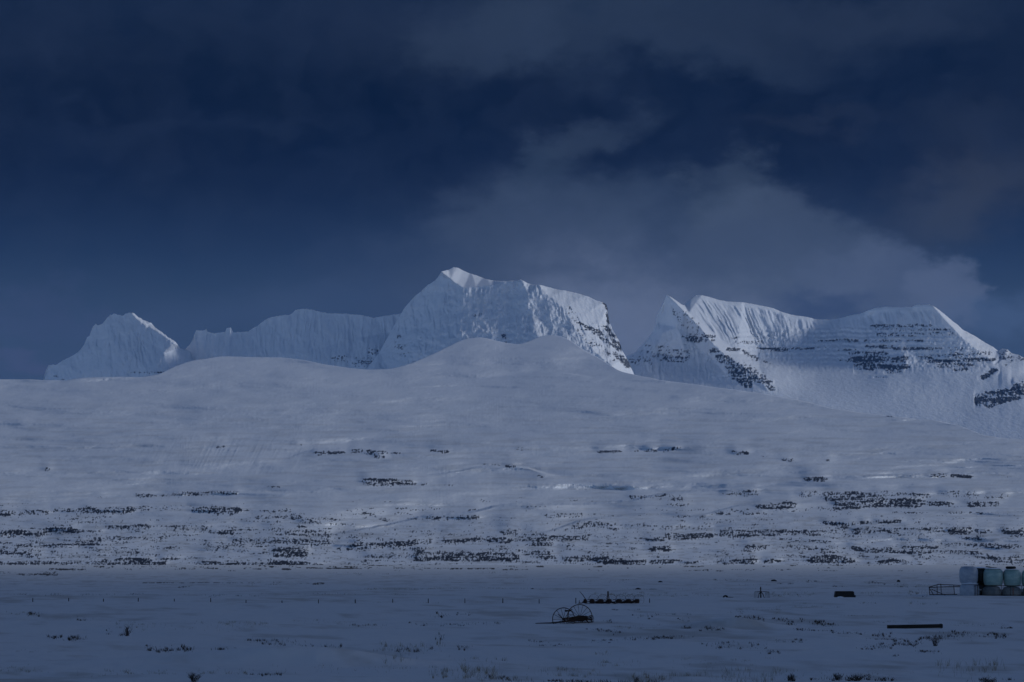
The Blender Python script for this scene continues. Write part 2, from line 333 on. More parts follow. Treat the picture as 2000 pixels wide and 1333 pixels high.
for i in range(1, nh): dev[i] = dev[i - 1] * .922 + rate[i] * dT      # every bench or ledge evens out again above it
Lg = (SEAM - RW) * .00418 + dev * 1.846
up = ss(0, .25, T)
q_ = PX + 1.8 * RW; big = .022 * fbm(q_ / 330, RW / 60, 2, 81) + .0036 * fbm(q_ / 75, RW / 12, 3, 83) + .0013 * fbm(q_ / 20, RW / 5, 3, 85)
Lg = Lg + up * big + .0004 * fbm(PX / 5, RW / 2.5, 2, 86) * ss(0, .05, T)
Lg = np.maximum.accumulate(Lg - (SEAM - RW) * .0006, 0) + (SEAM - RW) * .0006
# hummocks and gullied banks
def gs(cx, cy, rx, ry): return np.exp(-((PX - cx) / rx) ** 2 - ((RW - cy) / ry) ** 2)
def tilt(cx, cy, rx, ry, a):      # ground that falls away to the right, toward the sun
    return a * (PX - cx) / rx * np.exp(-(np.abs(PX - cx) / rx) ** 4 - (np.abs(RW - cy) / ry) ** 2)
Lg = Lg + tilt(450, 893, 170, 34, .017) + tilt(710, 1012, 100, 20, .013) + tilt(930, 962, 330, 14, .026) + tilt(450, 718, 200, 14, .008) + tilt(930, 675, 70, 14, .004) + tilt(1700, 850, 300, 40, .012) + tilt(620, 1040, 90, 12, .006)
Lg = Lg + gs(440, 890, 170, 35) * .0012 * fbm((PX + .5 * RW) / 7, RW / 40, 2, 91)
Lg = Lg - .02 * gs(1075, 690, 70, 34) - .012 * gs(930, 700, 60, 30) - .008 * gs(470, 715, 90, 14)
Lg = Lg - .03 * gs(640, 1005, 120, 26) + .02 * gs(790, 1000, 90, 18)
def nose(px, row, pts, amp, h, back=.28):
    """promontory: the bank below the line turns away to the left, rounds off at its right end"""
    p = np.array(pts, float); c = 0
    for d, wt in ((-24, .1), (-14, .2), (0, .4), (14, .2), (24, .1)): c = c + wt * np.interp(px + d, p[:, 0], p[:, 1])
    u = (px - p[0, 0]) / (p[-1, 0] - p[0, 0]); k = np.where(u < 1 - back, ss(0, 1 - back, u), 1 - ss(1 - back, 1, u))
    return -amp * k * ss(-2, 1.5, row - c) * np.exp(-np.clip(row - c, 0, None) / h)
for pts, am, hh in (([(640, 1050), (700, 1035), (780, 1021), (830, 1006), (930, 1001), (960, 989), (1000, 986), (1200, 985)], .030, 24), ([(1120, 990), (1220, 980), (1290, 965), (1450, 953), (1640, 952)], .028, 22),
                    ([(780, 938), (900, 920), (940, 911), (1030, 912), (1060, 925), (1130, 937)], .012, 15), ([(1060, 1040), (1100, 1030), (1125, 1018), (1160, 1012), (1300, 1006)], .010, 14),
                    ([(1330, 1012), (1400, 1000), (1430, 989), (1470, 984), (1640, 981)], .012, 13), ([(1500, 950), (1560, 940), (1600, 934), (1700, 929), (1900, 925)], .016, 16), ([(560, 905), (620, 884), (660, 876), (780, 876), (900, 884)], .009, 20),
                    ([(150, 975), (300, 968), (460, 962), (640, 966)], .010, 10), ([(500, 1075), (560, 1066), (640, 1062), (760, 1066)], .008, 8), ([(-30, 1000), (150, 996), (420, 994), (600, 990)], .012, 12),
                    ([(60, 870), (200, 850), (330, 842), (460, 846)], .010, 26), ([(900, 745), (1000, 735), (1100, 728), (1180, 742)], .010, 20), ([(1250, 1060), (1400, 1030), (1560, 1028), (1700, 1034)], .008, 10)):
    Lg = Lg + nose(PX, RW, pts, am * 1.5, hh)
Lg = Lg + jump(PX, RW, [(560, 1056), (640, 1046), (700, 1035), (780, 1021), (830, 1006), (930, 1001), (960, 989), (1000, 986), (1150, 985), (1220, 980), (1290, 965), (1450, 953), (1620, 952)], .045)
Lg = Lg + jump(PX, RW, [(1040, 1045), (1100, 1030), (1125, 1018), (1160, 1012), (1260, 1006)], .014)
Lg = Lg + jump(PX, RW, [(1340, 1010), (1400, 1000), (1430, 989), (1470, 984), (1600, 981)], .016)
Lg = Lg + jump(PX, RW, [(1480, 952), (1560, 940), (1600, 934), (1700, 929), (1900, 925), (2100, 924)], .03)
Lg = Lg + jump(PX, RW, [(820, 930), (900, 920), (940, 911), (1030, 912), (1060, 925), (1120, 935)], .008)
Lg = Lg + jump(PX, RW, [(180, 972), (300, 966), (460, 960), (700, 962)], .016)
Lg = Lg + jump(PX, RW, [(-40, 996), (120, 994), (260, 992), (420, 990), (620, 984)], .02)
Lg = Lg + jump(PX, RW, [(540, 905), (600, 880), (640, 876), (900, 878)], .01)
D = np.exp(math.log(1500) + Lg)
co = P(PX, RW, D)
# the far side of the ridge drops behind the skyline
back = []; c0 = co[-1]
for dy, dz in ((60, -4), (200, -22), (500, -75), (1100, -190)):
    q = c0.copy(); q[:, 1] += dy; q[:, 2] += dz + 6 * fbm(PX[0] / 40, 0 * PX[0] + dy, 2, 9); back.append(q)
for yy, zz in ((11500, .45), (13500, .25), (17500, .2)):
    q = c0.copy(); q[:, 0] *= yy / q[:, 1]; q[:, 1] = yy + 0 * q[:, 1]; q[:, 2] = np.minimum(c0[:, 2] * zz, 260); back.append(q)
B = np.stack(back, 0)
hco = np.concatenate([co, B], 0)
z0 = np.zeros((len(back), PX.shape[1]))
dryh = .16 * ss(-.1, .6, fbm((PX + 1.2 * RW) / 60, RW / 3.5, 4, 121)) * ss(740, 860, RW) + .25 * ss(960, 1060, RW) * ss(.1, .5, fbm(PX / 14, RW / 2.6, 3, 123))
grid_mesh('hills', hco, m_hill, {'rock': np.concatenate([rock, z0]), 'dry': np.concatenate([dryh, z0])})
# near field
GRW = np.concatenate([np.linspace(SEAM, 1130, 40), np.arange(1130.8, 1346.5, .8)])[:, None]
GD = Dm(GRW) * np.ones_like(PX)
GD = GD * np.exp(np.interp(GRW, [1104, 1116], [1, 0]) * (np.log(D[0])[None, :] - math.log(1500)))
gco = P(PX, GRW, GD)
gco[..., 2] += relief(gco[..., 0], gco[..., 1]) * ss(SEAM, SEAM + 4, GRW)
gco[0] = co[0]
gm = strokes(GR, PX, GRW)
gm = np.maximum(gm, .55 * (1 - ss(1107, 1122, GRW)) * ss(.05, .5, fbm(PX / 90, GRW / 3, 3, 101)))
grock = rocknoise(gm, PX, GRW, 6, 1.3, 5)
gx, gy = gco[..., 0], gco[..., 1]
dry = .42 * ss(-.1, .8, .7 * fbm(gx / 5, gy / 9, 3, 111) + .8 * fbm(gx / 1.3 + .2 * gy, gy / 2.4, 4, 117)) * (1 - ss(400, 800, gy))
near = []
last = gco[-1]
for y, zz in ((80, -1.93), (70, -1.9), (60, -1.75), (50, -1.5), (40, -1.15), (30, -.75), (20, -.35), (12, -.1), (6, 0), (0, .03), (-10, .05), (-60, .1), (-200, .2)):
    q = last.copy(); q[:, 0] = last[:, 0] * max(abs(y), 30) / last[:, 1] * (1 if y > 0 else 1.2); q[:, 1] = y; q[:, 2] = zz + .05 * fbm(q[:, 0] / 5, q[:, 1] / 5, 3, 3); near.append(q)
NB = np.stack(near, 0); z1 = np.zeros((len(near), PX.shape[1]))
grid_mesh('ground', np.concatenate([gco, NB], 0)[::-1].copy(), m_gnd,
          {'rock': np.concatenate([grock, z1])[::-1].copy(), 'dry': np.concatenate([dry, z1])[::-1].copy()})

def gp(px, row):
    """point on the snowfield seen at (px,row)"""
    d = Dm(row); p = P(px, row, d); p = np.atleast_2d(p)
    p[:, 2] += relief(p[:, 0], p[:, 1]); return p
def gv(px, row): return Vector(gp(px, row)[0])

# ------------------------------------------------------------------ mountains
def relief_depth(pts, edges, X, Y):
    """piecewise facets through hand-placed ridge and gully points"""
    v = [Vector((p[0], p[1])) for p in pts]
    vs, es, fs, ov, oe, of = delaunay_2d_cdt(v, edges, [], 0, 1e-3)
    dep = [pts[o[0]][2] if o else None for o in ov]
    for i, d_ in enumerate(dep):
        if d_ is None:
            j = sorted(range(len(pts)), key=lambda j: (v[j] - vs[i]).length)[:3]; dep[i] = sum(pts[q][2] for q in j) / 3
    Z = np.full(X.shape, np.nan)
    for f in fs:
        a, b, c = [(vs[i].x, vs[i].y, dep[i]) for i in f]
        det = (b[1] - c[1]) * (a[0] - c[0]) + (c[0] - b[0]) * (a[1] - c[1])
        if abs(det) < 1e-6: continue
        s = (X >= min(a[0], b[0], c[0]) - 1) & (X <= max(a[0], b[0], c[0]) + 1) & (Y >= min(a[1], b[1], c[1]) - 1) & (Y <= max(a[1], b[1], c[1]) + 1)
        if not s.any(): continue
        x, y = X[s], Y[s]
        l1 = ((b[1] - c[1]) * (x - c[0]) + (c[0] - b[0]) * (y - c[1])) / det
        l2 = ((c[1] - a[1]) * (x - c[0]) + (a[0] - c[0]) * (y - c[1])) / det
        l3 = 1 - l1 - l2; ok = (l1 > -.002) & (l2 > -.002) & (l3 > -.002)
        z = Z[s]; z[ok] = (l1 * a[2] + l2 * b[2] + l3 * c[2])[ok]; Z[s] = z
    bad = np.isnan(Z)
    if bad.any():
        P_ = np.array([(p[0], p[1]) for p in pts]); Q = np.array([p[2] for p in pts])
        xs, ys = X[bad], Y[bad]; o = np.empty(len(xs))
        for i in range(0, len(xs), 20000):
            dd = (xs[i:i + 20000, None] - P_[None, :, 0]) ** 2 + (ys[i:i + 20000, None] - P_[None, :, 1]) ** 2
            w = 1 / (dd + 1) ** 2; o[i:i + 20000] = (w * Q).sum(1) / w.sum(1)
        Z[bad] = o
    return Z
def mountain(D0, sil, silz, base, basez, lines, detail, rocks, x0, x1, step=1.15, nv=190, jag=1.0, blur=2, low=None):
    X = np.arange(x0, x1 + .01, step)[None, :]
    c = interp(sil, X) - jag * (np.abs(fbm(X / 4.5, 0 * X, 3, 7)) * 2.2 - .8 + .8 * fbm(X / 14, 0 * X, 2, 8)) * ss(x0, x0 + 8, X) * (1 - ss(x1 - 8, x1, X))
    b = np.maximum(interp(base, X), c + 2)
    V = (np.linspace(0, 1, nv) ** 1.15)[:, None]
    c0_ = interp(sil, X)
    if low: cs = blurx(blurx(c0_, 160), 80); Y = b + (cs - b) * V + (c0_ - cs) * V ** 3 + (c - c0_) * V ** 10
    else: Y = b + (np.minimum(c0_, b - 2) - b) * V + (c - c0_) * V ** 10
    pts, edges = [], []
    for x in np.arange(x0, x1 + 1, 12): pts.append((x, float(interp(base, x)) + 3, float(interp(basez, x))))
    sx = [s[0] for s in sil if x0 <= s[0] <= x1]
    for x in sorted(set([x0, x1] + sx)): pts.append((x, float(interp(sil, x)) - 4, float(interp(silz, x))))
    for ln in lines:
        i0 = len(pts)
        for p in ln: pts.append(p)
        edges += [(i, i + 1) for i in range(i0, len(pts) - 1)]
    Xb = X + 0 * Y
    Z = relief_depth(pts, edges, Xb, Y)
    for _ in range(blur):
        Z[1:-1] = (Z[:-2] + Z[1:-1] * 2 + Z[2:]) / 4; Z[:, 1:-1] = (Z[:, :-2] + Z[:, 1:-1] * 2 + Z[:, 2:]) / 4
    if low:       # snow aprons: no facets
        Q = Z.copy()
        Q = blurx(blurx(Q, 70).T.copy(), 40).T; Q = blurx(blurx(Q, 70).T.copy(), 40).T
        k = ss(low[0], low[1], Y) * (1 - strokes(rocks, Xb, Y, 1.8).clip(0, 1)); Z = Z * (1 - k) + Q * k
    Z = Z + detail(Xb, Y, Y - c)
    rm = strokes(rocks, Xb, Y)
    rk = rocknoise(rm, Xb, Y, 3.2, 2.2, 13, .38, .62)
    Z = Z + 5 * rk + 6 * (rk > 0) * fbm(Xb / 3, Y / 2.5, 2, 15)
    co = P(Xb, Y, D0 + Z)
    bk = []; c0 = co[-1]
    for dy, dz in ((25, -6), (90, -60), (250, -200), (600, -480), (900, -900)):
        q = c0.copy(); q[:, 1] += dy; q[:, 2] = np.maximum(q[:, 2] + dz, 60) + 10 * fbm(X[0] / 9, 0 * X[0] + dy, 2, 9); bk.append(q)
    B = np.stack(bk, 0)
    return grid_mesh('mountain', np.concatenate([co, B], 0), m_mtn, {'rock': np.concatenate([rk, np.zeros(B.shape[:2])]), 'dry': np.zeros(co.shape[0] * X.size + B.shape[0] * X.size)})
def flutes(a, Y, w, amp, s): # vertical ribs of rime
    a = a + 5 * fbm(a / 30, Y / 24, 3, s + 40) + 1.6 * fbm(a / 9, Y / 11, 2, s + 41)
    n = vn(a / w, Y / (w * 5), s) ; n2 = vn(a / (w * .47), Y / (w * 6), s + 3)
    return amp * (np.abs(n - .5) * 2 + .5 * np.abs(n2 - .5) * 2) * (.55 + .9 * vn(a / 38, Y / 45, s + 5))
# left peak
SIL = [(60, 760), (84, 744), (88, 728), (95, 713), (110, 712), (122, 705), (135, 698), (150, 690), (158, 683), (165, 672), (170, 658), (175, 655),
 (180, 640), (187, 631), (192, 636), (200, 632), (207, 624), (215, 616), (225, 614), (240, 617), (248, 612), (256, 610.5), (262, 612), (270, 619),
 (280, 625), (295, 631), (303, 640), (318, 650), (330, 660), (342, 668), (352, 680), (362, 682), (400, 700), (430, 760)]
def det_l(X, Y, h):
    return (flutes(X - .12 * h, Y, 7, 8, 201) + 10 * fbm(X / 26, Y / 40, 3, 203) + 5 * fbm(X / 5, Y / 9, 3, 205)) * ss(0, 10, h + 4)
mountain(12500, SIL, [(60, 420), (110, 330), (170, 210), (215, 110), (256, 30), (262, 45), (280, 70), (303, 60), (318, 30), (342, -30), (352, 0), (362, 60), (430, 200)],
 [(60, 775), (430, 775)], [(60, 320), (150, 120), (256, -130), (340, -260), (430, -200)],
 [[(256, 612, 20), (268, 624, 0), (285, 636, -30), (303, 645, -60), (320, 656, -90), (340, 671, -120)], [(225, 618, 80), (215, 660, 40), (205, 720, -20)],
  [(265, 650, -20), (262, 700, -90)], [(320, 690, -130), (300, 730, -180)], [(160, 690, 170), (155, 730, 120)]],
 det_l, '255,340,728,2,.35 110,128,738,4,.4', 60, 430, jag=1.2)
# serrated wall between the peaks
SIL = [(350, 690), (362, 682), (372, 672), (376, 664), (383, 645), (390, 646), (400, 645.5), (403, 642), (405, 648), (418, 651), (430, 650), (440, 649), (443, 641), (451, 640),
 (455, 650), (470, 649), (485, 648), (495, 640), (503, 637), (510, 631), (518, 625), (525, 621), (540, 618), (555, 615), (567, 615), (577, 606),
 (592, 603.5), (610, 605), (625, 609), (640, 612), (670, 613), (700, 615), (720, 618), (730, 621), (742, 619), (760, 616), (790, 612), (840, 610)]
def det_m(X, Y, h):
    return (flutes(X, Y, 9, 8, 211) + 7 * fbm(X / 40, Y / 30, 3, 213) + 3.5 * fbm(X / 4, Y / 14, 3, 215) + 12 * fbm(X / 6, Y / 14, 3, 217) * ss(690, 730, X) * ss(650, 700, Y)) * ss(0, 10, h + 4)
mountain(12200, SIL, [(350, 420), (376, 360), (395, 340), (450, 310), (500, 290), (590, 200), (640, 160), (730, 90), (840, 0)],
 [(350, 745), (840, 745)], [(350, 330), (500, 150), (660, -40), (740, -200), (840, -300)],
 [[(448, 645, 300), (446, 700, 230)], [(520, 630, 270), (508, 690, 200)], [(592, 610, 190), (590, 690, 100)], [(700, 660, 70), (690, 700, 0)],
  [(760, 650, 40), (735, 690, -80), (715, 720, -140)]],
 det_m, '700,735,706,10,.42 728,775,690,9,.4 658,675,702,6,.4 780,790,665,7,.42', 350, 840, jag=.6)
# main massif
SIL = [(700, 740), (740, 690), (765, 645), (783, 614), (790, 602), (800, 590), (812, 577), (822, 570), (832, 560), (836, 556), (840, 554), (850, 548), (856, 541), (862, 530.5),
 (875, 527), (886, 522), (895, 523), (905, 529), (920, 535), (930, 538), (945, 544), (965, 549), (990, 549.5), (1005, 548), (1017, 547), (1023, 549),
 (1030, 553), (1040, 556), (1055, 557), (1067, 560), (1085, 565), (1110, 569), (1130, 574), (1150, 580), (1165, 587), (1180, 592), (1185, 596),
 (1187, 605), (1187.6, 615), (1190, 628), (1197, 645), (1204, 657), (1210, 668), (1215, 685), (1222, 696), (1229, 709), (1240, 735)]
def det_c(X, Y, h):
    cap = (ss(862, 866, X) * (1 - ss(990, 1000, X)) * (1 - ss(0, 6, Y - np.interp(X, [862, 905, 960, 990], [531, 562, 556, 549]))))
    edge = np.interp(Y, [557, 580, 605, 637, 660, 690, 720], [1052, 1073, 1100, 1120, 1140, 1165, 1200])
    br = ss(-3, 5, X - edge)
    k = (1 - cap) * (1 - .8 * br * (1 - ss(625, 650, Y)))
    d = (flutes(X + .25 * h * ss(1035, 1060, X) * -1, Y, 7.5, 8, 221) + 15 * fbm(X / 30, Y / 22, 4, 223) + 5 * fbm(X / 5, Y / 7, 3, 225)) * k * ss(0, 8, h + 4)
    d = d + 12 * fbm(X / 14, Y / 8, 3, 227) * ss(600, 650, Y) * k * .6
    return d + 2.2 * flutes(X - .8 * h, Y, 6, 1, 229) * br * ss(20, 40, h)
mountain(11600, SIL, [(700, 500), (783, 330), (832, 220), (856, 160), (863, 120), (867, 220), (875, 330), (887, 400), (930, 430), (960, 400), (990, 260), (1017, 130), (1030, 90), (1055, 110), (1090, 150), (1150, 175), (1185, 195), (1190, 195), (1210, 180), (1240, 180)],
 [(700, 745), (1240, 745)], [(700, 200), (800, -40), (900, -160), (1000, -220), (1100, -200), (1180, -120), (1240, 100)],
 [[(862, 532, 95), (880, 545, 85), (892, 555, 75), (905, 562, 60), (930, 560, 72), (960, 557, 78), (980, 551, 85), (1005, 548.5, 90)],
  [(905, 562, 61), (902, 610, 10), (895, 650, -60), (880, 690, -140)], [(945, 605, 20), (940, 650, -60)],
  [(1020, 549, 60), (1030, 575, 30), (1036, 605, 0), (1046, 640, -60), (1052, 670, -120)],
  [(1053, 558, 62), (1073, 580, 45), (1100, 605, 22), (1120, 637, -10), (1140, 660, -50), (1165, 690, -110), (1195, 714, -140)],
  [(1120, 590, 98), (1150, 610, 112), (1175, 625, 130)], [(1160, 650, 60), (1190, 680, 55), (1215, 705, 60)],
  [(1000, 600, 40), (990, 640, -30)], [(860, 600, 90), (850, 660, 0)], [(810, 640, 170), (800, 690, 60)], [(1075, 640, -30), (1090, 680, -130)]],
 det_c, '1182,593,1186,604,2.2,.9 1187,608,1188,630,1.6,.8 1120,624,1130,630,3,.75 1135,633,1148,640,2.2,.9 1155,643,1168,648,3.5,.95 1165,650,1185,662,4,.8 1182,637,1195,655,3,.95 1195,655,1210,682,4,.85 1175,662,1208,682,2,.7 1212,698,1228,713,5,1.1 1200,690,1225,700,3,.5 1150,665,1200,700,5,.25 983,655,988,668,2,.6 918,618,940,614,2,.4 775,660,790,690,6,.3 1105,600,1145,660,5,.22',
 700, 1240, jag=.45, blur=1)
# right massif with the tower
SIL = [(1200, 712), (1228, 694), (1240, 690), (1250, 679), (1262, 665), (1275, 650), (1281, 635), (1284, 615), (1290, 605), (1295, 595), (1299, 585), (1302, 576.5),
 (1310, 580), (1320, 587), (1330, 594), (1336, 596.5), (1342, 590), (1352, 583), (1358, 577.5), (1372, 577), (1385, 580), (1400, 585), (1420, 589),
 (1450, 591), (1470, 594), (1490, 598), (1510, 602), (1525, 609), (1545, 615), (1560, 617), (1580, 620), (1592, 624), (1620, 625), (1640, 622),
 (1660, 616), (1680, 613), (1695, 607), (1710, 602), (1730, 599), (1745, 600), (1780, 600), (1790, 596), (1815, 595), (1822, 597), (1832, 604),
 (1845, 614), (1860, 627), (1870, 634), (1880, 644), (1905, 657), (1920, 667), (1940, 678), (1950, 686), (1957, 681), (1968, 683), (1975, 690), (1990, 694),
 (2000, 699), (2060, 725), (2200, 780)]
def det_r(X, Y, h):
    edge = np.interp(Y, [577, 606, 638, 668, 690, 715, 742, 760], [1306, 1335, 1365, 1388, 1410, 1450, 1490, 1508])
    right = ss(-2, 6, X - edge)
    kx = np.interp(X, [1340, 1420, 1520, 1600, 1700, 1830], [.95, .7, .35, .1, .25, .2])
    fl = flutes(X - kx * h, Y, 8.5, 17, 231) * .75 * right * ss(3, 14, h) * (1 - ss(55, 105, h)) * (1 - .75 * ss(1590, 1610, X) * (1 - ss(1680, 1700, X))) * ss(1340, 1375, X - .3 * h) * (1 - ss(1825, 1840, X))
    wall = ss(630, 650, Y) * (1 - ss(700, 740, Y)) * ss(1400, 1480, X) * (1 - ss(1930, 1950, X))
    strata = 7 * (np.abs(((Y + 2.5 * fbm(X / 40, Y / 40, 2, 233)) / 9.0) % 1 - .5) * 2) * wall
    tow = (1 - right) * ss(590, 600, Y + .01) * (1 - ss(735, 760, Y)) 
    d = fl + strata + 9 * fbm(X / 5, Y / 5, 3, 235) * wall + tow * (flutes(X, Y, 6, 11, 237) + 6 * fbm(X / 4, Y / 4, 3, 239) * ss(640, 670, Y))
    return d + 6 * fbm((X + Y) / 60, (Y - .4 * X) / 40, 3, 241) + 1.0 * fbm(X / 8, Y / 8, 3, 243)
mountain(12300, SIL, [(1200, 350), (1250, 260), (1281, 170), (1302, 60), (1320, 110), (1336, 170), (1358, 210), (1450, 330), (1592, 500), (1640, 470), (1700, 330), (1745, 270), (1820, 225), (1845, 330), (1880, 450), (1920, 540), (1950, 560), (1960, 470), (2000, 480), (2200, 500)],
 [(1200, 885), (2200, 885)], [(1200, -650), (1400, -750), (1600, -750), (1800, -650), (2000, -650), (2200, -650)],
 [[(1303, 578, 45), (1314, 610, 10), (1322, 640, -10), (1330, 656, -25)],
  [(1308, 580, 36), (1335, 607, -25), (1365, 638, -75), (1388, 668, -115), (1410, 690, -145), (1450, 715, -190), (1490, 742, -235), (1508, 760, -260)],
  [(1345, 612, 40), (1400, 655, 30), (1440, 690, 0)], [(1530, 745, -150)], [(1522, 772, -280)], [(1565, 762, -150)], [(1500, 722, -40)], [(1345, 650, 15), (1360, 675, 0), (1395, 705, -80)],
  [(1295, 650, 45), (1275, 690, 80)], [(1340, 700, -40), (1390, 740, -170), (1440, 765, -280)], [(1420, 740, -210), (1455, 755, -260)],
  [(1480, 683, 200), (1560, 683, 250), (1620, 685, 260), (1680, 690, 180), (1765, 690, 120), (1800, 700, 130), (1870, 708, 120), (1935, 706, 160)],
  [(1480, 700, 140), (1560, 715, 120), (1660, 722, 90), (1765, 728, 20), (1870, 725, 40), (1940, 715, 120)],
  [(1824, 599, 205), (1850, 628, 195), (1880, 660, 180), (1910, 684, 170), (1940, 706, 165)], [(1953, 690, 420), (1957, 700, 320)],
  [(1640, 640, 400), (1640, 660, 340)], [(1745, 640, 190), (1745, 665, 150)], [(1960, 700, 250), (2000, 705, 260)],
  [(1500, 780, -330), (1700, 780, -210), (1900, 780, -120), (2000, 770, -60)], [(1915, 790, -180), (2000, 758, -40)]],
 det_r, '''1480,1592,681,2,.95 1500,1540,684,3,.7 1440,1490,669,3,.6 1425,1440,683,3,.75 1455,688,1475,702,4,.6 1430,1500,660,2,.45 1494,706,1502,710,2,.8
1340,1385,658,6,.6 1350,1388,665,4,.75 1325,610,1370,660,9,.3 1395,685,1420,700,5,.85 1410,700,1445,725,9,.85 1435,730,1458,748,9,.95 1455,715,1485,738,7,.75 1470,738,1500,748,5,.95 1495,748,1508,760,4,1
1430,705,1450,720,5,.5 1275,1335,690,7,.55 1300,1335,703,5,.75 1240,1262,705,9,.4 1262,1300,680,6,.35 1320,1338,700,4,.7
1708,1815,637,3,.75 1712,1850,644,2.2,.6 1718,1800,654,4,.55 1820,1865,652,4,.45 1601,1633,666,1.5,.85 1635,1655,664,1.5,.8 1656,1676,666,2.4,.9 1690,1800,666,2,.75 1560,1592,681,2,.95
1592,1640,680,1.2,.5 1640,1668,684,2.5,.7 1695,1740,678,3,.8 1750,1820,681,3,.75 1820,1900,682,3,.4 1668,1725,690,5,.75 1668,1765,701,5,.9 1670,1765,706,3,1.05 1680,1700,716,7,1 1690,1766,716,5,1.05 1738,1750,725,4,.8
1797,1850,696,3,.6 1800,1815,702,4,.7 1815,1870,706,3,1.05 1887,1937,703,3.5,1.05 1840,1892,714,5,.75 1870,1882,722,4,.8 1900,1930,690,4,.55 1642,1664,705,2,.75 1710,1728,737,1,.7 1865,1885,695,6,.5
1922,738,1940,724,4,1 1957,1995,699,4,.7 1955,1975,689,4,.4 1965,712,1975,706,2,.7 1915,782,1990,765,9,1 1930,790,1985,775,6,1.05 1930,770,1955,768,5,.6 1985,762,2010,752,6,1.1 1990,758,2100,730,10,.9''',
 1200, 2200, step=1.2, nv=250, jag=.35, blur=1, low=(700, 735))


# ------------------------------------------------------------------ things on the snowfield
class MB:
    def __init__(s): s.b = bmesh.new()
    def box(s, c, size, rot=(0, 0, 0), bev=0.0, taper=1.0):
        r = bmesh.ops.create_cube(s.b, size=1)['verts']
        m = Matrix.Translation(c) @ Matrix.Rotation(rot[2], 4, 'Z') @ Matrix.Rotation(rot[1], 4, 'Y') @ Matrix.Rotation(rot[0], 4, 'X')
        for v in r:
            k = taper if v.co.z > 0 else 1
            v.co = m @ Vector((v.co.x * size[0] * k, v.co.y * size[1] * k, v.co.z * size[2]))
        if bev: bmesh.ops.bevel(s.b, geom=list({e for v in r for e in v.link_edges}), offset=bev, segments=2, affect='EDGES')
        return s
    def path(s, pts, rad, n=7):
        """smooth tube through points"""
        pts = [Vector(p) for p in pts]; rad = rad if isinstance(rad, (list, tuple)) else [rad] * len(pts)
        rings = []; up = Vector((.13, .31, .94))
        for i, p in enumerate(pts):
            t = (pts[min(i + 1, len(pts) - 1)] - pts[max(i - 1, 0)]).normalized()
            a = t.cross(up); a = a.normalized() if a.length > 1e-3 else t.cross(Vector((1, 0, 0))).normalized(); c = t.cross(a)
            rings.append([s.b.verts.new(p + (a * math.cos(2 * math.pi * k / n) + c * math.sin(2 * math.pi * k / n)) * rad[i]) for k in range(n)])
        for A, B_ in zip(rings, rings[1:]):
            for k in range(n): s.b.faces.new((A[k], A[(k + 1) % n], B_[(k + 1) % n], B_[k]))
        s.b.faces.new(rings[0][::-1]); s.b.faces.new(rings[-1]); return s
    def ring(s, c, R_, r_, nrm, n=40, m=7, flat=1.0):
        nrm = Vector(nrm).normalized(); a = nrm.orthogonal().normalized(); b_ = nrm.cross(a); c = Vector(c); rg = []
        for i in range(n):
            t = 2 * math.pi * i / n; d = a * math.cos(t) + b_ * math.sin(t)
            rg.append([s.b.verts.new(c + d * (R_ + r_ * math.cos(2 * math.pi * k / m)) + nrm * r_ * flat * math.sin(2 * math.pi * k / m)) for k in range(m)])
        for i in range(n):
            A, B_ = rg[i], rg[(i + 1) % n]
            for k in range(m): s.b.faces.new((A[k], A[(k + 1) % m], B_[(k + 1) % m], B_[k]))
        return s
    def lathe(s, prof, n=40, wob=0.0, seed=0, c=(0, 0, 0)):
        rg = []
        for j, (r_, z) in enumerate(prof):
            row = []
            for k in range(n):
                t = 2 * math.pi * k / n
                w = 1 + wob * float(fbm(np.array(math.cos(t) * 1.7 + seed), np.array(math.sin(t) * 1.7 + z * 2.3), 3, seed))
                row.append(s.b.verts.new(Vector(c) + Vector((r_ * w * math.cos(t), r_ * w * math.sin(t), z))))
            rg.append(row)
        for A, B_ in zip(rg, rg[1:]):
            for k in range(n): s.b.faces.new((A[k], A[(k + 1) % n], B_[(k + 1) % n], B_[k]))
        s.b.faces.new(rg[0][::-1]); s.b.faces.new(rg[-1]); return s
    def build(s, name, mat, parent=None, smooth=True):
        bmesh.ops.recalc_face_normals(s.b, faces=s.b.faces)
        me = bpy.data.meshes.new(name); s.b.to_mesh(me); s.b.free()
        if smooth:
            me.polygons.foreach_set('use_smooth', [True] * len(me.polygons))
            me.set_sharp_from_angle(angle=R(38))
        me.materials.append(mat); o = bpy.data.objects.new(name, me); S.collection.objects.link(o)
        if parent: o.parent = parent
        return o
def tag(o, label, cat, group=None):
    o['label'] = label; o['category'] = cat
    if group: o['group'] = group
    return o
def thing(name, label, cat, loc, rz=0, group=None):
    o = bpy.data.objects.new(name, None); o.empty_display_size = .2; S.collection.objects.link(o)
    o.location = loc; o.rotation_euler = (0, 0, rz); return tag(o, label, cat, group)
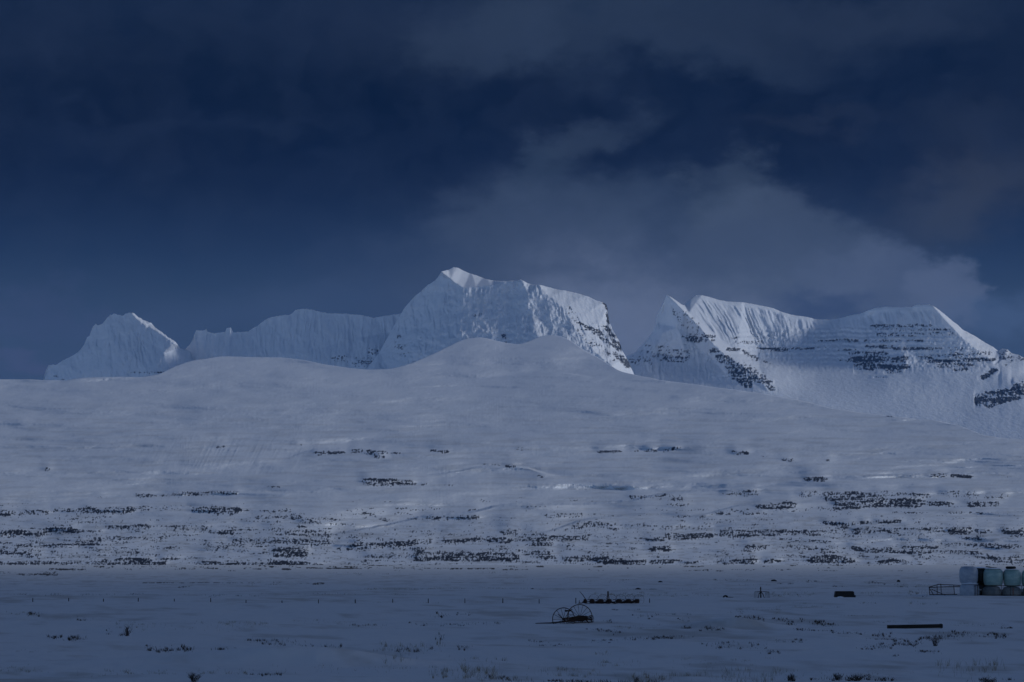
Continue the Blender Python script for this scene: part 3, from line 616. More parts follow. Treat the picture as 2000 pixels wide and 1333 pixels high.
def weathered(name, c1, c2, scale, rough=.8, bump=.3, stretch=(1, 1, 1), spec=.3):
    m = newmat(name, c1, rough, 0, spec); t = m.node_tree; b = t.nodes['Principled BSDF']; l = t.links.new
    g = t.nodes.new('ShaderNodeTexCoord'); mp = t.nodes.new('ShaderNodeMapping'); l(g.outputs['Object'], mp.inputs[0]); mp.inputs['Scale'].default_value = stretch
    n = t.nodes.new('ShaderNodeTexNoise'); l(mp.outputs[0], n.inputs['Vector']); n.inputs['Scale'].default_value = scale; n.inputs['Detail'].default_value = 6; n.inputs['Roughness'].default_value = .65
    rp = t.nodes.new('ShaderNodeMapRange'); l(n.outputs[0], rp.inputs[0]); rp.inputs[1].default_value = .35; rp.inputs[2].default_value = .65
    x = t.nodes.new('ShaderNodeMix'); x.data_type = 'RGBA'; l(rp.outputs[0], x.inputs[0]); x.inputs[6].default_value = (*c1, 1); x.inputs[7].default_value = (*c2, 1)
    l(x.outputs[2], b.inputs['Base Color'])
    bp = t.nodes.new('ShaderNodeBump'); bp.inputs['Strength'].default_value = bump; bp.inputs['Distance'].default_value = .02; l(n.outputs[0], bp.inputs['Height']); l(bp.outputs[0], b.inputs['Normal'])
    return m
m_rust = weathered('rusted_iron', (.012, .008, .007), (.035, .016, .010), 14, .85)
m_iron = weathered('dark_iron', (.008, .008, .009), (.02, .016, .014), 12, .7)
m_wood = weathered('wet_timber', (.010, .009, .008), (.028, .022, .017), 5, .85, .5, (1, 8, 8))
m_post = weathered('post_wood', (.012, .011, .012), (.03, .026, .024), 9, .9, .5, (6, 6, 1))
m_tyre = weathered('tyre_rubber', (.006, .006, .007), (.014, .014, .015), 10, .75)
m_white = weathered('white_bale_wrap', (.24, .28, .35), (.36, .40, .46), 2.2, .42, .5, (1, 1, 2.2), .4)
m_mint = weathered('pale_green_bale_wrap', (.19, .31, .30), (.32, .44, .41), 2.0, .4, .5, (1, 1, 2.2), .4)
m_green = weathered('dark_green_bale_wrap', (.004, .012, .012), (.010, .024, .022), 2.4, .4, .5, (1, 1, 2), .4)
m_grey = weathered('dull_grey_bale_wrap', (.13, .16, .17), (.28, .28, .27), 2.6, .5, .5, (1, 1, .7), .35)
m_cap = newmat('settled_snow', SNOW, .8)
m_orange = newmat('orange_net', (.30, .085, .03), .7)
m_stone = weathered('basalt_stone', (.012, .012, .014), (.04, .04, .042), 6, .9)

def bale(px, rtop, rbot, rpx, mat, label, group, seed, dy=0.0, cap=0, sunk=0.0, tilt=0.0, ref=1163):
    """round bale stood on end: stretch film gathered over rounded shoulders, creased top"""
    base = gv(px, ref); u = base.y / F; base.y += dy; k = base.y / (base.y - dy)
    base.x = (px - 1000) * base.y / F
    z0 = CAMZ + (1095 - rbot) / F * base.y; h = (rbot - rtop) * u * k + sunk; r_ = rpx * u * k
    o = thing('wrapped_bale', label, 'bale', (base.x, base.y, z0 - sunk), seed * .7, group)
    prof = [(r_ * .55, 0), (r_ * .78, .012), (r_ * .88, .06), (r_ * .94, .16), (r_ * .985, h * .33), (r_ * 1.0, h * .48), (r_ * .995, h * .62), (r_ * .96, h - .26),
            (r_ * .86, h - .12), (r_ * .70, h - .045), (r_ * .45, h - .004), (r_ * .12, h - .012)]
    b = MB().lathe(prof, 44, .045, seed).build('wrap', mat, o); b.rotation_euler = (0, tilt, 0)
    f = MB()
    for i in range(4):
        z = h * (.2 + .2 * i); f.ring((0, 0, z), r_ * 1.006, .006, (.05 * math.sin(seed + i), .05, 1), 44, 5)
    f.build('film_fold', mat, o).rotation_euler = (0, tilt, 0)
    if cap:
        MB().lathe([(r_ * .9, h - .05), (r_ * .80, h - .02), (r_ * .55, h + cap * .7), (r_ * .2, h + cap)], 36, .12, seed + 3).build('snow_cap', m_cap, o)
    return o, base, h, r_, z0 - sunk
GB = 'wrapped bales stacked two high at the right edge'
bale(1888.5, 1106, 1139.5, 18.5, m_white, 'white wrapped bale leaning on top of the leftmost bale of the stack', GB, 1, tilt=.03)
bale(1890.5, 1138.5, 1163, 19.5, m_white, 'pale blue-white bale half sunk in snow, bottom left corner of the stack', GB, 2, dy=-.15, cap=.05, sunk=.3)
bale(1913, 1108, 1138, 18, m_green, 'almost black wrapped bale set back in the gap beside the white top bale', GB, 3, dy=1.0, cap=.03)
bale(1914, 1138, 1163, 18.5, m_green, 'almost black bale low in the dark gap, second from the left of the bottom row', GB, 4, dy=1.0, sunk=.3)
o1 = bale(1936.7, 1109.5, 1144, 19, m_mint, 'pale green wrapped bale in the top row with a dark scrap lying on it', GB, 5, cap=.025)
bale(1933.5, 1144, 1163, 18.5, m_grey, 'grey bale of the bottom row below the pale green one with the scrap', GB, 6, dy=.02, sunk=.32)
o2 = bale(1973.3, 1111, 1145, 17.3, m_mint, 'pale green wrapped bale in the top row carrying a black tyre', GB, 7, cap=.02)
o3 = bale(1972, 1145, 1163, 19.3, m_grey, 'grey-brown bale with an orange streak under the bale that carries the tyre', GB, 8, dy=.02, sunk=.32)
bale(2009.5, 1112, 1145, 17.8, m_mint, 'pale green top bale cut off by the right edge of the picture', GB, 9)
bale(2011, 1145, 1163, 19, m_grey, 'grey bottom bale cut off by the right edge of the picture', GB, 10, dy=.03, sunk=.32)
MB().path([(.05 + .0 * i, -o3[3] * 1.012, .34 + .05 * i) for i in range(11)], .022, 6).build('orange_streak', m_orange, o3[0]).rotation_euler = (0, 0, -8 * .7 - .1)
t = thing('tyre', 'black tyre lying flat on a pale green bale', 'tyre', (o2[1].x - .09, o2[1].y - .1, o2[4] + o2[2] + .085))
MB().ring((0, 0, 0), .24, .10, (0, 0, 1), 40, 9, .85).build('tread', m_tyre, t); MB().ring((0, 0, 0), .17, .03, (0, 0, 1), 36, 7, 2.6).build('bead', m_tyre, t)
tag(MB().box((0, 0, 0), (.62, .42, .035), (0, .09, .2), .006).box((-.2, 0, .035), (.2, .4, .05), (0, .12, .2), .006).build('rubber_scrap', m_tyre), 'thin black scrap of rubber lying on the first pale green bale', 'scrap').location = (o1[1].x - .12, o1[1].y, o1[4] + o1[2] + .05)
bd = gv(1913.5, 1163)
tag(MB().box((0, 0, 0), (.24, .03, .075), (0, .03, .05), .004).build('board', weathered('pale_board', (.45, .46, .46), (.6, .6, .6), 6)), 'short pale board wedged in the dark gap between the bottom bales', 'board').location = (bd.x, bd.y + .02, CAMZ + (1095 - 1151.5) / F * bd.y)

def loc_of(px0, row0):
    b = gv(px0, row0); u = b.y / F
    return b, u, (lambda px, row, y=0.0: Vector(((px - px0) * u, y, (row0 - row) * u)))
# hurdle of steel tube and wire
b, u, q = loc_of(1840, 1163)
h = thing('metal_hurdle', 'rusty steel tube hurdle with wire mesh, bent at its left end, standing before the bales', 'hurdle', b)
fr = MB()
for a_, c_ in (((1816, 1147, .3), (1838, 1141.5, .9)), ((1838, 1141.5, .9), (1875, 1143.5, .1)), ((1816.5, 1147.5, .3), (1876, 1145.3, -.1)), ((1817, 1146, .3), (1817.5, 1163, .3)),
               ((1834, 1141.6, .8), (1834, 1161.5, .8)), ((1841, 1140.5, .7), (1841.5, 1162.5, .7)), ((1864, 1143.8, .2), (1865, 1161.5, .2)), ((1817, 1161.5, .3), (1870, 1161, .1))):
    fr.path([q(*a_), q(*c_)], .024, 7)
for a_, c_ in (((1872, 1143.6, .1), (1904, 1143.2, -.75)), ((1904, 1143.2, -.75), (2034, 1144.6, -.85)), ((1870, 1145.2, 0), (1902, 1146, -.75)), ((1904, 1161.5, -.75), (2034, 1162, -.85))): fr.path([q(*a_), q(*c_)], .018, 6)
for x in (1900.5, 1905, 1952, 1969, 1990.5, 1996): fr.path([q(x, 1143.5, -.78), q(x, 1163, -.78)], .016, 6)
fr.build('frame', m_rust, h)
for a_, c_ in (((1816, 1147.5, .3), (1824.5, 1166, -.4)), ((1821, 1151, .3), (1849, 1164.5, -.3))):
    MB().path([q(*a_), q(*c_)], .022, 7).build('brace', m_rust, h)
ms = MB()
for i in range(22):
    x = 1818 + i * 2.2; y = .3 + (.5 if x < 1840 else -.2); ms.path([q(x, 1146, y), q(x, 1161.5, y)], .004, 4)
for i in range(6): ms.path([q(1817, 1149 + i * 2.2, .3), q(1840, 1147 + i * 2.4, .75), q(1866, 1148 + i * 2.2, .1)], .004, 4)
for i in range(60): ms.path([q(1906 + i * 2.1, 1144, -.8), q(1906 + i * 2.1, 1162, -.8)], .003, 4)
for i in range(5): ms.path([q(1868, 1148 + i * 2.8, .05), q(1904, 1147 + i * 3, -.75), q(2034, 1148 + i * 3, -.85)], .003, 4)
ms.build('wire_mesh', m_rust, h)

# horse-drawn hay rake
b, u, q = loc_of(1112, 1218)
rk_ = thing('hay_rake', 'rusty old two-wheeled hay rake with tall spoked wheels sunk in snow', 'hay rake', b)
def wheel(cx, cy, rpx, y, nsp, yaw):
    c = q(cx, cy, y); r_ = rpx * u; nrm = Vector((math.sin(yaw), -math.cos(yaw), .03)).normalized()
    w = MB().ring(c, r_, .020, nrm, 64, 6, 1.7).build('wheel', m_rust, rk_)
    MB().path([c - nrm * .09, c + nrm * .09], [.055, .055], 12).build('hub', m_rust, w)
    a = nrm.orthogonal().normalized(); d = nrm.cross(a)
    for i in range(nsp):
        t_ = 2 * math.pi * (i + .3) / nsp; e = a * math.cos(t_) + d * math.sin(t_); s_ = (.05 if i % 2 else -.05)
        MB().path([c + e * .04 + nrm * s_, c + e * r_], .010, 5).build('spoke', m_rust, w)
    return c
c1 = wheel(1100.5, 1209.5, 22, -.55, 14, .22); c2 = wheel(1132.8, 1206.7, 24.6, .8, 16, .12)
MB().path([c1 + Vector((-.05, -.1, .03)), c2 + Vector((.05, .1, .03))], .028, 8).build('axle', m_rust, rk_)
MB().path([q(1046, 1218, -.3), q(1075, 1217, -.2), q(1104, 1214.5, 0), q(1124, 1211, .1)], [.028, .032, .036, .036], 8).build('drawbar', m_wood, rk_)
MB().path([q(1098, 1214, -.6), q(1155, 1211, .9)], .035, 8).build('tine_bar', m_rust, rk_)
for i in range(24):
    x = 1100 + i * 2.3; y = -.55 + i * .06; z = 1213.5 - i * .1; o_y = 1.5 * math.sin(i * 2.1)
    MB().path([q(x, z, y), q(x + 2.5, z - 5 + o_y, y + .12), q(x + 6, z - 5.5 + o_y, y + .3), q(x + 8, z - 1, y + .42), q(x + 7.5, z + 4, y + .45), q(x + 4, z + 6.5, y + .36)], .016, 5).build('tine', m_rust, rk_)
MB().box(q(1128, 1210, .2), (.62, .24, .20), (0, .1, .3), .03).box(q(1139, 1208.5, .3), (.42, .22, .20), (0, -.2, .2), .03).box(q(1115, 1213, .1), (.3, .2, .1), (0, .1, .3), .02).path([q(1120, 1207.5, .1), q(1130, 1203.5, .2), q(1142, 1204.5, .3), q(1150, 1208, .3)], .03, 7).build('gear_housing', m_rust, rk_)
MB().path([q(1112, 1211, .1), q(1110.5, 1203, .05), q(1110, 1195.5, 0)], [.022, .018, .018], 7).build('seat_post', m_rust, rk_)
MB().lathe([(.02, 0), (.12, .005), (.16, .035), (.17, .07), (.15, .06), (.10, .02), (.02, .015)], 20, .05, 3, q(1109.5, 1195, 0)).path([q(1104.5, 1195, 0), q(1110, 1194, 0), q(1118, 1191, 0)], .02, 6).build('seat', m_rust, rk_)
MB().path([q(1098, 1208, .1), q(1090, 1200, -.1)], .018, 6).path([q(1098, 1209, .1), q(1104, 1214, .1)], .022, 6).build('lever', m_rust, rk_)
MB().path([q(1146, 1206, .3), q(1153, 1203, .4), q(1158.5, 1203.5, .4)], .014, 6).build('lift_handle', m_rust, rk_)
MB().box(q(1146, 1213, .2), (.34, .04, .05), (0, .75, .1), .006).build('side_bar', m_rust, rk_)

m_tine = weathered('bright_rust', (.035, .018, .014), (.07, .035, .025), 10, .9)
# tedder lying behind it
b, u, q = loc_of(1190, 1178)
td = thing('hay_tedder', 'long dark hay tedder with six hubs lying low in the snow behind the rake', 'hay tedder', b)
MB().path([q(1138 + i * 5.45, 1174.8 + .7 * math.sin(i * 1.9) - i * .04, .03 * math.sin(i * 2.7)) for i in range(21)], [.045 + .022 * math.sin(i * 2.3) * math.sin(i * .9) for i in range(21)], 7).path([q(1143 + i * 6.4, 1177.8 - i * .12 + .5 * math.sin(i * 2.9), -.1) for i in range(17)], [.03 + .014 * math.sin(i * 3.7) for i in range(17)], 6).build('beam', m_rust, td)
for i, x in enumerate((1150, 1166, 1181, 1200, 1217, 1236)): MB().path([q(x - 3, 1171.5 - i % 2, 0), q(x, 1169.5 + (i % 3) * .6, .02), q(x + 4, 1172.5, 0), q(x + 7, 1176, -.05)], .018, 5).build('spring_arm', m_rust, td)
for i, x in enumerate((1143, 1156.5, 1173.5, 1190.5, 1209, 1227, 1244)):
    rr = (3.4, 5.0, 5.6, 4.2, 5.8, 5.6, 5.0)[i]; c = q(x, 1173.2, -.05)
    hb = MB().lathe([(.01, -.12), (rr * u * .8, -.12), (rr * u, -.05), (rr * u, .06), (rr * u * .7, .12), (.02, .13)], 22, .08, i, c).build('rotor_hub', m_rust, td)
    if i:
        f = MB()
        for k in range(11):
            a_ = .15 + 2.85 * k / 10; e = Vector((math.cos(a_), .5 * math.sin(a_ * 3), math.sin(a_)))
            f.path([c + Vector((0, .15, 0)), c + Vector((0, .2, 0)) + e * .26, c + Vector((0, .25, 0)) + e * .36 + Vector((.05, 0, -.02))], [.006, .005, .004], 4)
        f.ring(c + Vector((.12, .3, .08)), 10.5 * u, .008, (.25, -1, .1), 36, 5)
        f.build('spring_tines', m_tine, hb)
MB().path([q(1185.5, 1174, -.1), q(1187.3, 1155, -.05)], .026, 7).path([q(1190, 1174, .1), q(1187.7, 1155, -.05)], .026, 7).box(q(1187.5, 1156, -.05), (.09, .06, .12), (0, 0, 0), .01).build('headstock', m_rust, td)
MB().path([q(1132.6, 1154.5, 0), q(1139, 1162, 0), q(1144.5, 1170, 0)], [.014, .018, .022], 6).build('lever', m_rust, td)
MB().path([q(1128, 1180, -.1), q(1131.5, 1176.5, -.05), q(1136, 1177, 0), q(1141, 1175, 0)], .028, 6).path([q(1131.5, 1171.5, 0), q(1132, 1178, 0)], .02, 6).build('hitch', m_rust, td)

# small tined implement
b, u, q = loc_of(1488, 1169)
cu = thing('tine_cultivator', 'small dark tined implement standing alone between the tedder and the box', 'farm implement', b)
MB().path([q(1486, 1169, 0), q(1485.8, 1147.5, 0)], [.05, .035], 8).box(q(1485.8, 1151, 0), (.08, .06, .09), (0, 0, 0), .01).build('mast', m_iron, cu)
MB().path([q(1474, 1157.3, 0), q(1488, 1156.2, 0), q(1502, 1157.3, 0)], .018, 7).build('cross_bar', m_iron, cu)
for x in (1480, 1492.5): MB().path([q(1486, 1155, 0), q(x + (1486 - x) * .3, 1163, -.1), q(x, 1169, -.15)], .024, 6).build('stay', m_iron, cu)
for i, x in enumerate((1474, 1476.6, 1479.2, 1482.5, 1495, 1497.6, 1500, 1502)):
    sgn = -1 if x < 1488 else 1
    MB().path([q(x, 1157.3, 0), q(x + sgn * .5, 1161, .03), q(x + sgn * .6, 1165, 0), q(x + sgn * 1.0, 1169.5, -.06)], .010, 5).build('tine', m_iron, cu)

# dark box-shaped trough
b, u, q = loc_of(1651, 1165.5)
tr = thing('feed_trough', 'dark overturned feed trough standing in the snow left of the bales', 'trough', b, .04)
MB().box(q(1650.5, 1159.3, .3), (1.28, .62, .38), (0, 0, 0), .03, .88).build('hull', m_iron, tr)
MB().box(q(1650.5, 1155.0, .3), (1.18, .60, .035), (0, 0, 0), .01).build('bottom_board', m_iron, tr)
for x in (1633.2, 1670): MB().box(q(x, 1163.5, .05), (.09, .10, .14), (0, .2, 0), .01).build('foot', m_iron, tr)
MB().lathe([(.26, -.02), (.22, .03), (.12, .07), (.02, .085)], 22, .2, 5, q(1641, 1166, -.03)).build('drifted_snow', m_cap, tr)

# half-buried tyre and the long beam
b, u, q = loc_of(1418, 1168)
hb = thing('buried_tyre', 'dark half-buried tyre with a scrap beside it, left of the small tined implement', 'tyre', b, .1)
MB().ring(q(1417, 1168.5, 0), .13, .055, (.2, -1, .25), 32, 8, 1.5).build('tread', m_tyre, hb)
MB().box(q(1427, 1167.6, 0), (.34, .12, .035), (0, .05, 0), .008).build('flap', m_tyre, hb)
b, u, q = loc_of(1787, 1228.5)
bm_ = thing('timber_beam', 'long dark squared timber beam lying on the snow at lower right', 'beam', b, .03)
MB().box(q(1787, 1224, 0), (108 * u, .20, 7.4 * u), (0, -.018, 0), .012).build('log', m_wood, bm_)
MB().box(q(1837.5, 1223, 0), (.10, .215, 8.6 * u), (0, -.018, 0), .012).build('end_plate', m_iron, bm_)

# fence posts
PXS = [(64, 7.2, 0), (134, 6.5, .02), (202, 6, -.02), (270, 7.5, 0), (340.5, 5.5, .03), (411.5, 8, 0), (480.5, 5.6, 0), (551, 6, -.05), (622, 7.6, 0), (694, 7.4, .03),
       (767, 7.8, 0), (836.5, 9, .04), (908, 9, 0), (982, 9.2, .02), (1053, 9.2, 0), (1124.7, 11, 0), (1268.7, 8.5, 0)]
names = ['first at the far left', 'second from the left', 'third from the left', 'fourth from the left', 'fifth from the left', 'sixth from the left', 'seventh from the left', 'eighth from the left, leaning left', 'ninth from the left',
 'tenth from the left', 'eleventh from the left', 'twelfth from the left, leaning', 'thirteenth from the left', 'fourteenth from the left', 'just left above the hay rake', 'right beside the left end of the tedder', 'alone beyond the right end of the tedder']
for i, (x, hh, tl) in enumerate(PXS):
    b, u, q = loc_of(x, 1176.5 if x < 1000 else 1178 if x < 1200 else 1176)
    h_ = hh * u + .12; w_ = .028 + .004 * math.sin(i * 3.1)
    o = MB().path([(0, 0, -.15), (tl * .1, 0, h_ * .5 - .1), (tl * .25, 0, h_ - .12)], [w_, w_ * .95, w_ * .82], 8).build('fence_post', m_post)
    o.location = b; o.rotation_euler = (0, 0, i); tag(o, 'short dark fence post in snow, ' + names[i], 'post', 'fence posts across the snowfield')

# single stones
def stone(px, row, w, h_, label, seed):
    b, u, q = loc_of(px, row); bb = MB(); bmesh.ops.create_icosphere(bb.b, subdivisions=3, radius=1)
    for v in bb.b.verts:
        k = 1 + .28 * float(fbm(np.array(v.co.x * 1.6 + seed), np.array(v.co.y * 1.6 + v.co.z * 2), 3, seed)); v.co = Vector((v.co.x * k * w * u / 2, v.co.y * k * w * u * .35, v.co.z * k * h_ * u * .8))
    o = bb.build('stone', m_stone); o.location = b; tag(o, label, 'stone', 'dark stones bare of snow')
stone(1246, 1151.5, 13, 3.4, 'flat dark stone behind the tedder, left of a longer one', 1)
stone(1275, 1151, 20, 2.6, 'long flat dark stone behind the right end of the tedder', 2)
stone(1290, 1139, 9, 4, 'small dark stone on the snow high above the right end of the tedder', 3)
stone(1755, 1138, 7, 5.5, 'upright dark stone on the plain between the trough and the bales', 4)
stone(1802.5, 1164.5, 3.5, 3, 'tiny round dark stone just left of the steel hurdle', 5)
stone(1512, 1138.5, 12, 4.2, 'low dark stone behind the small tined implement', 6)
stone(1040, 1151, 9, 2.6, 'small flat dark stone above the left wheel of the rake', 7)

# ------------------------------------------------------------------ plants
rng = random.Random(4)
m_twig = weathered('bare_twigs', (.015, .010, .010), (.045, .026, .020), 20, .9)
m_heath = weathered('dark_heather', (.018, .018, .020), (.050, .042, .036), 8, .95)
m_straw = weathered('withered_grass', (.14, .125, .10), (.30, .26, .19), 4, .9)
def shrub(px, row, hpx, wpx, n, label, mat=m_twig):
    b, u, q = loc_of(px, row); m_ = MB()
    for i in range(n):
        a = rng.uniform(0, 6.28); ln = hpx * u * rng.uniform(.5, 1.05); sp = wpx * u * .5 * rng.uniform(.1, 1)
        p0 = Vector((rng.gauss(0, .15) * wpx * u * .5, rng.gauss(0, .06), -.03)); p2 = p0 + Vector((math.cos(a) * sp, math.sin(a) * sp * .6, ln)); p1 = p0.lerp(p2, .5) + Vector((rng.gauss(0, .03), 0, ln * .12))
        m_.path([p0, p1, p2], [.008, .006, .002], 4)
        for k in range(3):
            f = rng.uniform(.4, .95); s0 = p0.lerp(p2, f); m_.path([s0, s0 + Vector((rng.gauss(0, .06), rng.gauss(0, .04), rng.uniform(.02, .12)))], [.004, .0015], 4)
    o = m_.build('shrub', mat); o.location = b; tag(o, label, 'shrub')
shrub(248, 1243, 22, 30, 26, 'reddish bare twiggy shrub alone on the snow at lower left')
shrub(379, 1335, 20, 34, 34, 'dark bare shrub at the bottom edge, left of centre', m_heath)
shrub(1546, 1331, 16, 14, 20, 'narrow dark shrub at the bottom edge, leftmost of the right-hand bushes', m_heath)
shrub(1636, 1328, 15, 26, 26, 'spreading dark shrub at the bottom edge, left of the densest bush', m_heath)
shrub(1672, 1330, 14, 40, 30, 'densest dark bush at the bottom edge, right of centre', m_heath)
shrub(1926, 1338, 18, 46, 30, 'wide dark shrub in the bottom right corner', m_heath)
shrub(1827, 1263, 22, 24, 24, 'bare branching shrub below the right end of the timber beam')
shrub(1242, 1333, 14, 10, 10, 'thin single-stemmed dark weed at the bottom centre', m_heath)
def blades(name, mat, patches, label, cat, wid):
    V, Fc = [], []
    for (px, row, rx, ry, n, hp) in patches:
        pp = np.array([(min(max(rng.gauss(0, .5), -1.2), 1.2), min(max(rng.gauss(0, .5), -1.2), 1.2)) for _ in range(n)])
        cl = np.array([(rng.uniform(-1, 1), rng.uniform(-1, 1)) for _ in range(max(3, n // 25))])
        for i in range(n):
            if i % 3: c = cl[rng.randrange(len(cl))]; pp[i] = c + np.array([rng.gauss(0, .05), rng.gauss(0, .10)])
        P0 = gp(px + pp[:, 0] * rx, row + pp[:, 1] * ry)
        for p in P0:
            u = p[1] / F; h_ = hp * u * rng.uniform(.35, 1.15); w = wid * rng.uniform(.6, 1.4) * max(1, p[1] / 140); a = rng.uniform(0, 6.28)
            wx, wy = math.cos(a) * w, math.sin(a) * w * .6; lx, ly = rng.gauss(0, .32) * h_, rng.gauss(0, .3) * h_; k = len(V)
            x, y, z = p; z -= .02
            V += [(x - wx, y - wy, z), (x + wx, y + wy, z), (x - wx * .7 + lx * .4, y - wy * .7 + ly * .4, z + h_ * .6), (x + wx * .7 + lx * .4, y + wy * .7 + ly * .4, z + h_ * .6), (x + lx, y + ly, z + h_)]
            Fc += [(k, k + 1, k + 3, k + 2), (k + 2, k + 3, k + 4)]
    me = bpy.data.meshes.new(name); me.from_pydata(V, [], Fc); me.materials.append(mat)
    o = bpy.data.objects.new(name, me); S.collection.objects.link(o); o['kind'] = 'stuff'; o['label'] = label; o['category'] = cat
DARK = [(65,1202,15,3,120,6),(160,1210,18,4,90,5),(105,1246,15,4,140,6),(150,1250,20,5,220,7),(215,1232,8,2,50,4),(235,1239,8,3,60,5),(300,1263,30,3,90,5),(330,1268,40,5,220,7),(365,1266,15,5,160,8),(455,1268,35,5,140,6),
 (500,1251,20,4,120,6),(545,1255,45,7,220,6),(600,1275,70,6,300,8),(640,1270,30,7,160,9),(600,1262,15,3,60,6),(720,1222,50,3,90,5),(860,1203,16,4,90,6),(905,1200,22,2,60,4),(840,1218,50,2,90,4),(930,1219,70,3,130,5),
 (790,1270,60,6,130,8),(905,1267,15,4,70,7),(970,1324,25,4,120,8),(530,1325,25,4,90,7),(500,1322,60,4,90,5),(860,1243,12,5,40,8),(1160,1230,16,2,90,4),(1183,1233,16,2,130,4),(1205,1237,10,3,60,5),(1055,1250,25,3,80,4),(1090,1258,50,3,90,4),
 (1180,1252,30,3,130,4),(1240,1250,40,3,120,5),(1300,1247,45,3,240,5),(1343,1231,12,2,150,5),(1390,1233,25,3,200,5),(1410,1262,40,4,150,6),(1475,1262,25,4,100,5),(1140,1330,150,4,260,8),(1090,1330,20,4,80,6),(1130,1330,20,4,80,6),(1460,1209,25,3,170,5),(1470,1216,14,6,160,5),
 (1480,1212,14,4,120,5),(1528,1214,20,4,180,5),(1540,1219,12,3,120,5),(1567,1212,8,3,60,5),(1598,1218,14,3,260,6),(1620,1221,20,3,120,5),(1562,1233,16,3,130,4),(1600,1237,30,2,120,4),(1655,1241,35,2,170,4),(1720,1243,20,4,150,6),(1740,1250,40,3,150,4),
 (1725,1264,20,3,180,5),(1772,1260,25,5,300,6),(1815,1249,20,5,150,7),(1850,1245,40,6,220,6),(1815,1276,22,5,220,5),(1865,1240,12,3,90,6),(1905,1243,40,4,150,5),(1955,1246,15,4,150,7),(1965,1230,12,3,100,5),(1695,1266,18,3,110,4),(1540,1256,40,4,130,5),
 (1510,1273,20,3,110,5),(1655,1326,45,6,260,7),(1545,1326,10,6,90,9),(1590,1325,10,3,60,6),(1722,1326,25,4,150,7),(1930,1332,45,4,120,7),(1750,1286,6,2,40,4),(1215,1192,35,2,90,3),(1300,1200,50,4,90,3),(1255,1208,20,4,80,4),(1340,1212,25,3,80,3),(1190,1215,12,3,60,4),
 (700,1122,60,1.4,60,1.6),(1040,1136,200,5,120,2),(500,1143,120,2,90,2.2),(1430,1136,40,2,120,2.5),(1500,1143,50,2,70,2.5),(1585,1138,30,2,80,3),(1710,1141,18,2,120,3),(1640,1146,30,2,70,3),(1760,1146,30,1.3,120,2.2),(160,1163,160,2,240,2.6),(430,1163,80,2,160,2.6),(700,1161,120,2,160,2.4)]
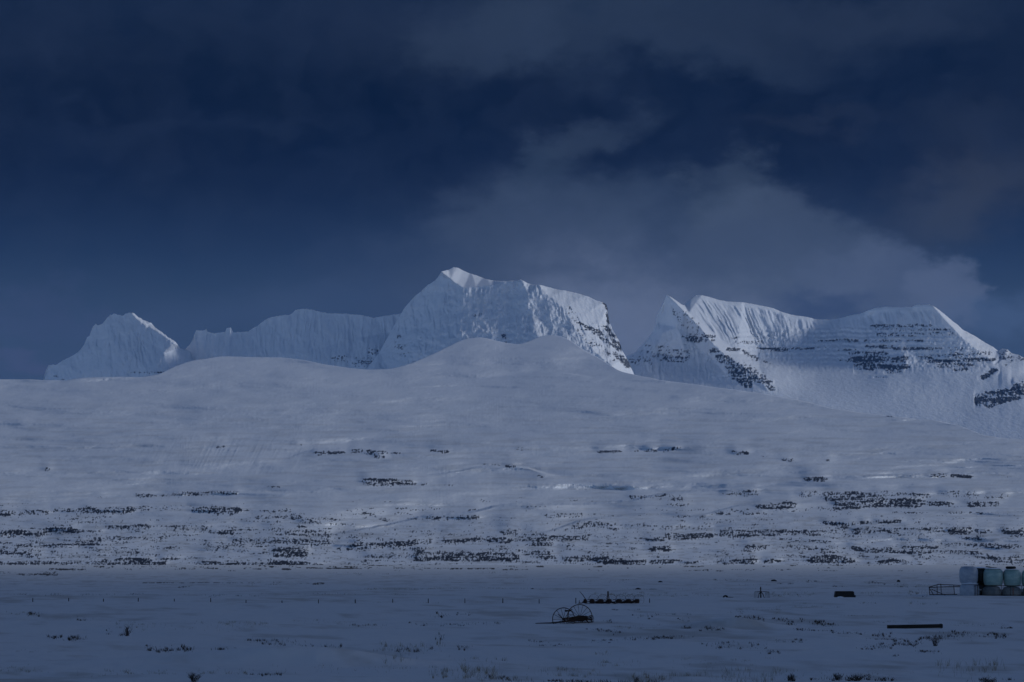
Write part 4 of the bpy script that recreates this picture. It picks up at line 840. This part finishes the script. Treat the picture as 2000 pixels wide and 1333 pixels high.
STRAW = [(30,1201,45,3,160,4),(285,1226,60,6,220,5),(440,1224,80,8,260,5),(250,1215,30,3,60,4),(60,1270,40,3,60,3),(40,1310,60,6,120,6),(260,1318,90,8,200,7),(430,1315,60,8,160,8),(480,1222,40,6,160,5),(640,1215,80,8,120,5),
 (790,1266,50,8,260,10),(780,1292,30,8,80,12),(935,1318,34,12,320,18),(868,1318,26,8,140,13),(960,1328,60,5,200,10),(690,1310,200,12,200,7),(930,1290,60,8,80,8),(860,1262,12,6,60,12),(1100,1312,60,8,260,9),(1200,1292,60,6,120,8),(1180,1275,20,3,40,9),(1240,1330,30,8,120,12),
 (1290,1322,60,8,200,11),(1450,1318,90,12,420,12),(1410,1290,100,8,160,5),(1890,1312,60,14,200,17),(1940,1310,20,8,60,18),(1640,1320,120,10,200,6),(1480,1195,60,6,260,4),(1560,1188,80,6,160,4),(1690,1180,20,3,90,3),(1800,1181,30,5,120,4),(1240,1228,50,5,140,5),
 (780,1151,80,.9,700,2.6),(950,1150.6,150,.9,900,2.4),(1130,1151,160,.9,420,2.4),(1380,1150,160,1,260,2.4),(1800,1144,70,1.2,260,2.4),(1210,1164,60,4,420,5),(1330,1164,60,4,260,4),(1545,1163,50,4,300,4.5),(1700,1160,60,4,200,3.5),(1795,1159,22,5,220,5),(870,1176,160,1,160,2.4),(1760,1216,60,1.5,120,3),(1900,1219,70,2,200,4),(1690,1205,60,2,90,3)]
blades('heather', m_heath, DARK, 'dark heather and weed stems poking through the snow', 'heather', .0085)
blades('dry_grass', m_straw, STRAW, 'withered straw-coloured grass poking through the snow', 'grass', .0045)

# unseen cloud body added toward the sun, sized to shade the near field
def cloud_body(cx, cy, cz, rx, ry, rz, seed):
    u = np.linspace(0, 2 * math.pi, 97)[None, :]; v = np.linspace(.01, math.pi - .01, 49)[:, None]
    d = np.stack([np.sin(v) * np.cos(u), np.sin(v) * np.sin(u), np.cos(v) + 0 * u], -1)
    n = fbm(d[..., 0] * 2.1 + 9, d[..., 1] * 2.1 + d[..., 2] * 1.7, 4, seed); n[:, -1] = n[:, 0]
    k = 1 + .35 * n
    c = d * k[..., None] * np.array([rx, ry, rz]) + np.array([cx, cy, cz])
    o = grid_mesh('shade_cloud', c, m_cloud, kind='stuff'); return o
m_cloud = newmat('shade_cloud_grey', (.45, .47, .52), 1, 0, 0)
cloud_body(8400, 250, 2750, 3400, 1720, 420, 5)

# haze: the air over the plain and the mountains
me = bpy.data.meshes.new('haze'); bm = bmesh.new(); bmesh.ops.create_cube(bm, size=1)
HX0, HX1, HY0, HY1, HZ0, HZ1 = -16000, 20000, -400, 17600, -8, 1380
for v in bm.verts:
    v.co = Vector((HX1 if v.co.x > 0 else HX0, HY1 if v.co.y > 0 else HY0, HZ1 if v.co.z > 0 else HZ0))
bm.to_mesh(me); bm.free(); hz = bpy.data.objects.new('haze', me); S.collection.objects.link(hz); hz['kind'] = 'stuff'
mh = bpy.data.materials.new('haze_air'); mh.use_nodes = True; mh.node_tree.nodes.clear()
o_ = mh.node_tree.nodes.new('ShaderNodeOutputMaterial'); pv = mh.node_tree.nodes.new('ShaderNodeVolumePrincipled')
mh.node_tree.links.new(pv.outputs[0], o_.inputs['Volume']); pv.inputs['Color'].default_value = (.15, .38, .85, 1)
pv.inputs['Density'].default_value = 1.0e-5; pv.inputs['Anisotropy'].default_value = 0
me.materials.append(mh)
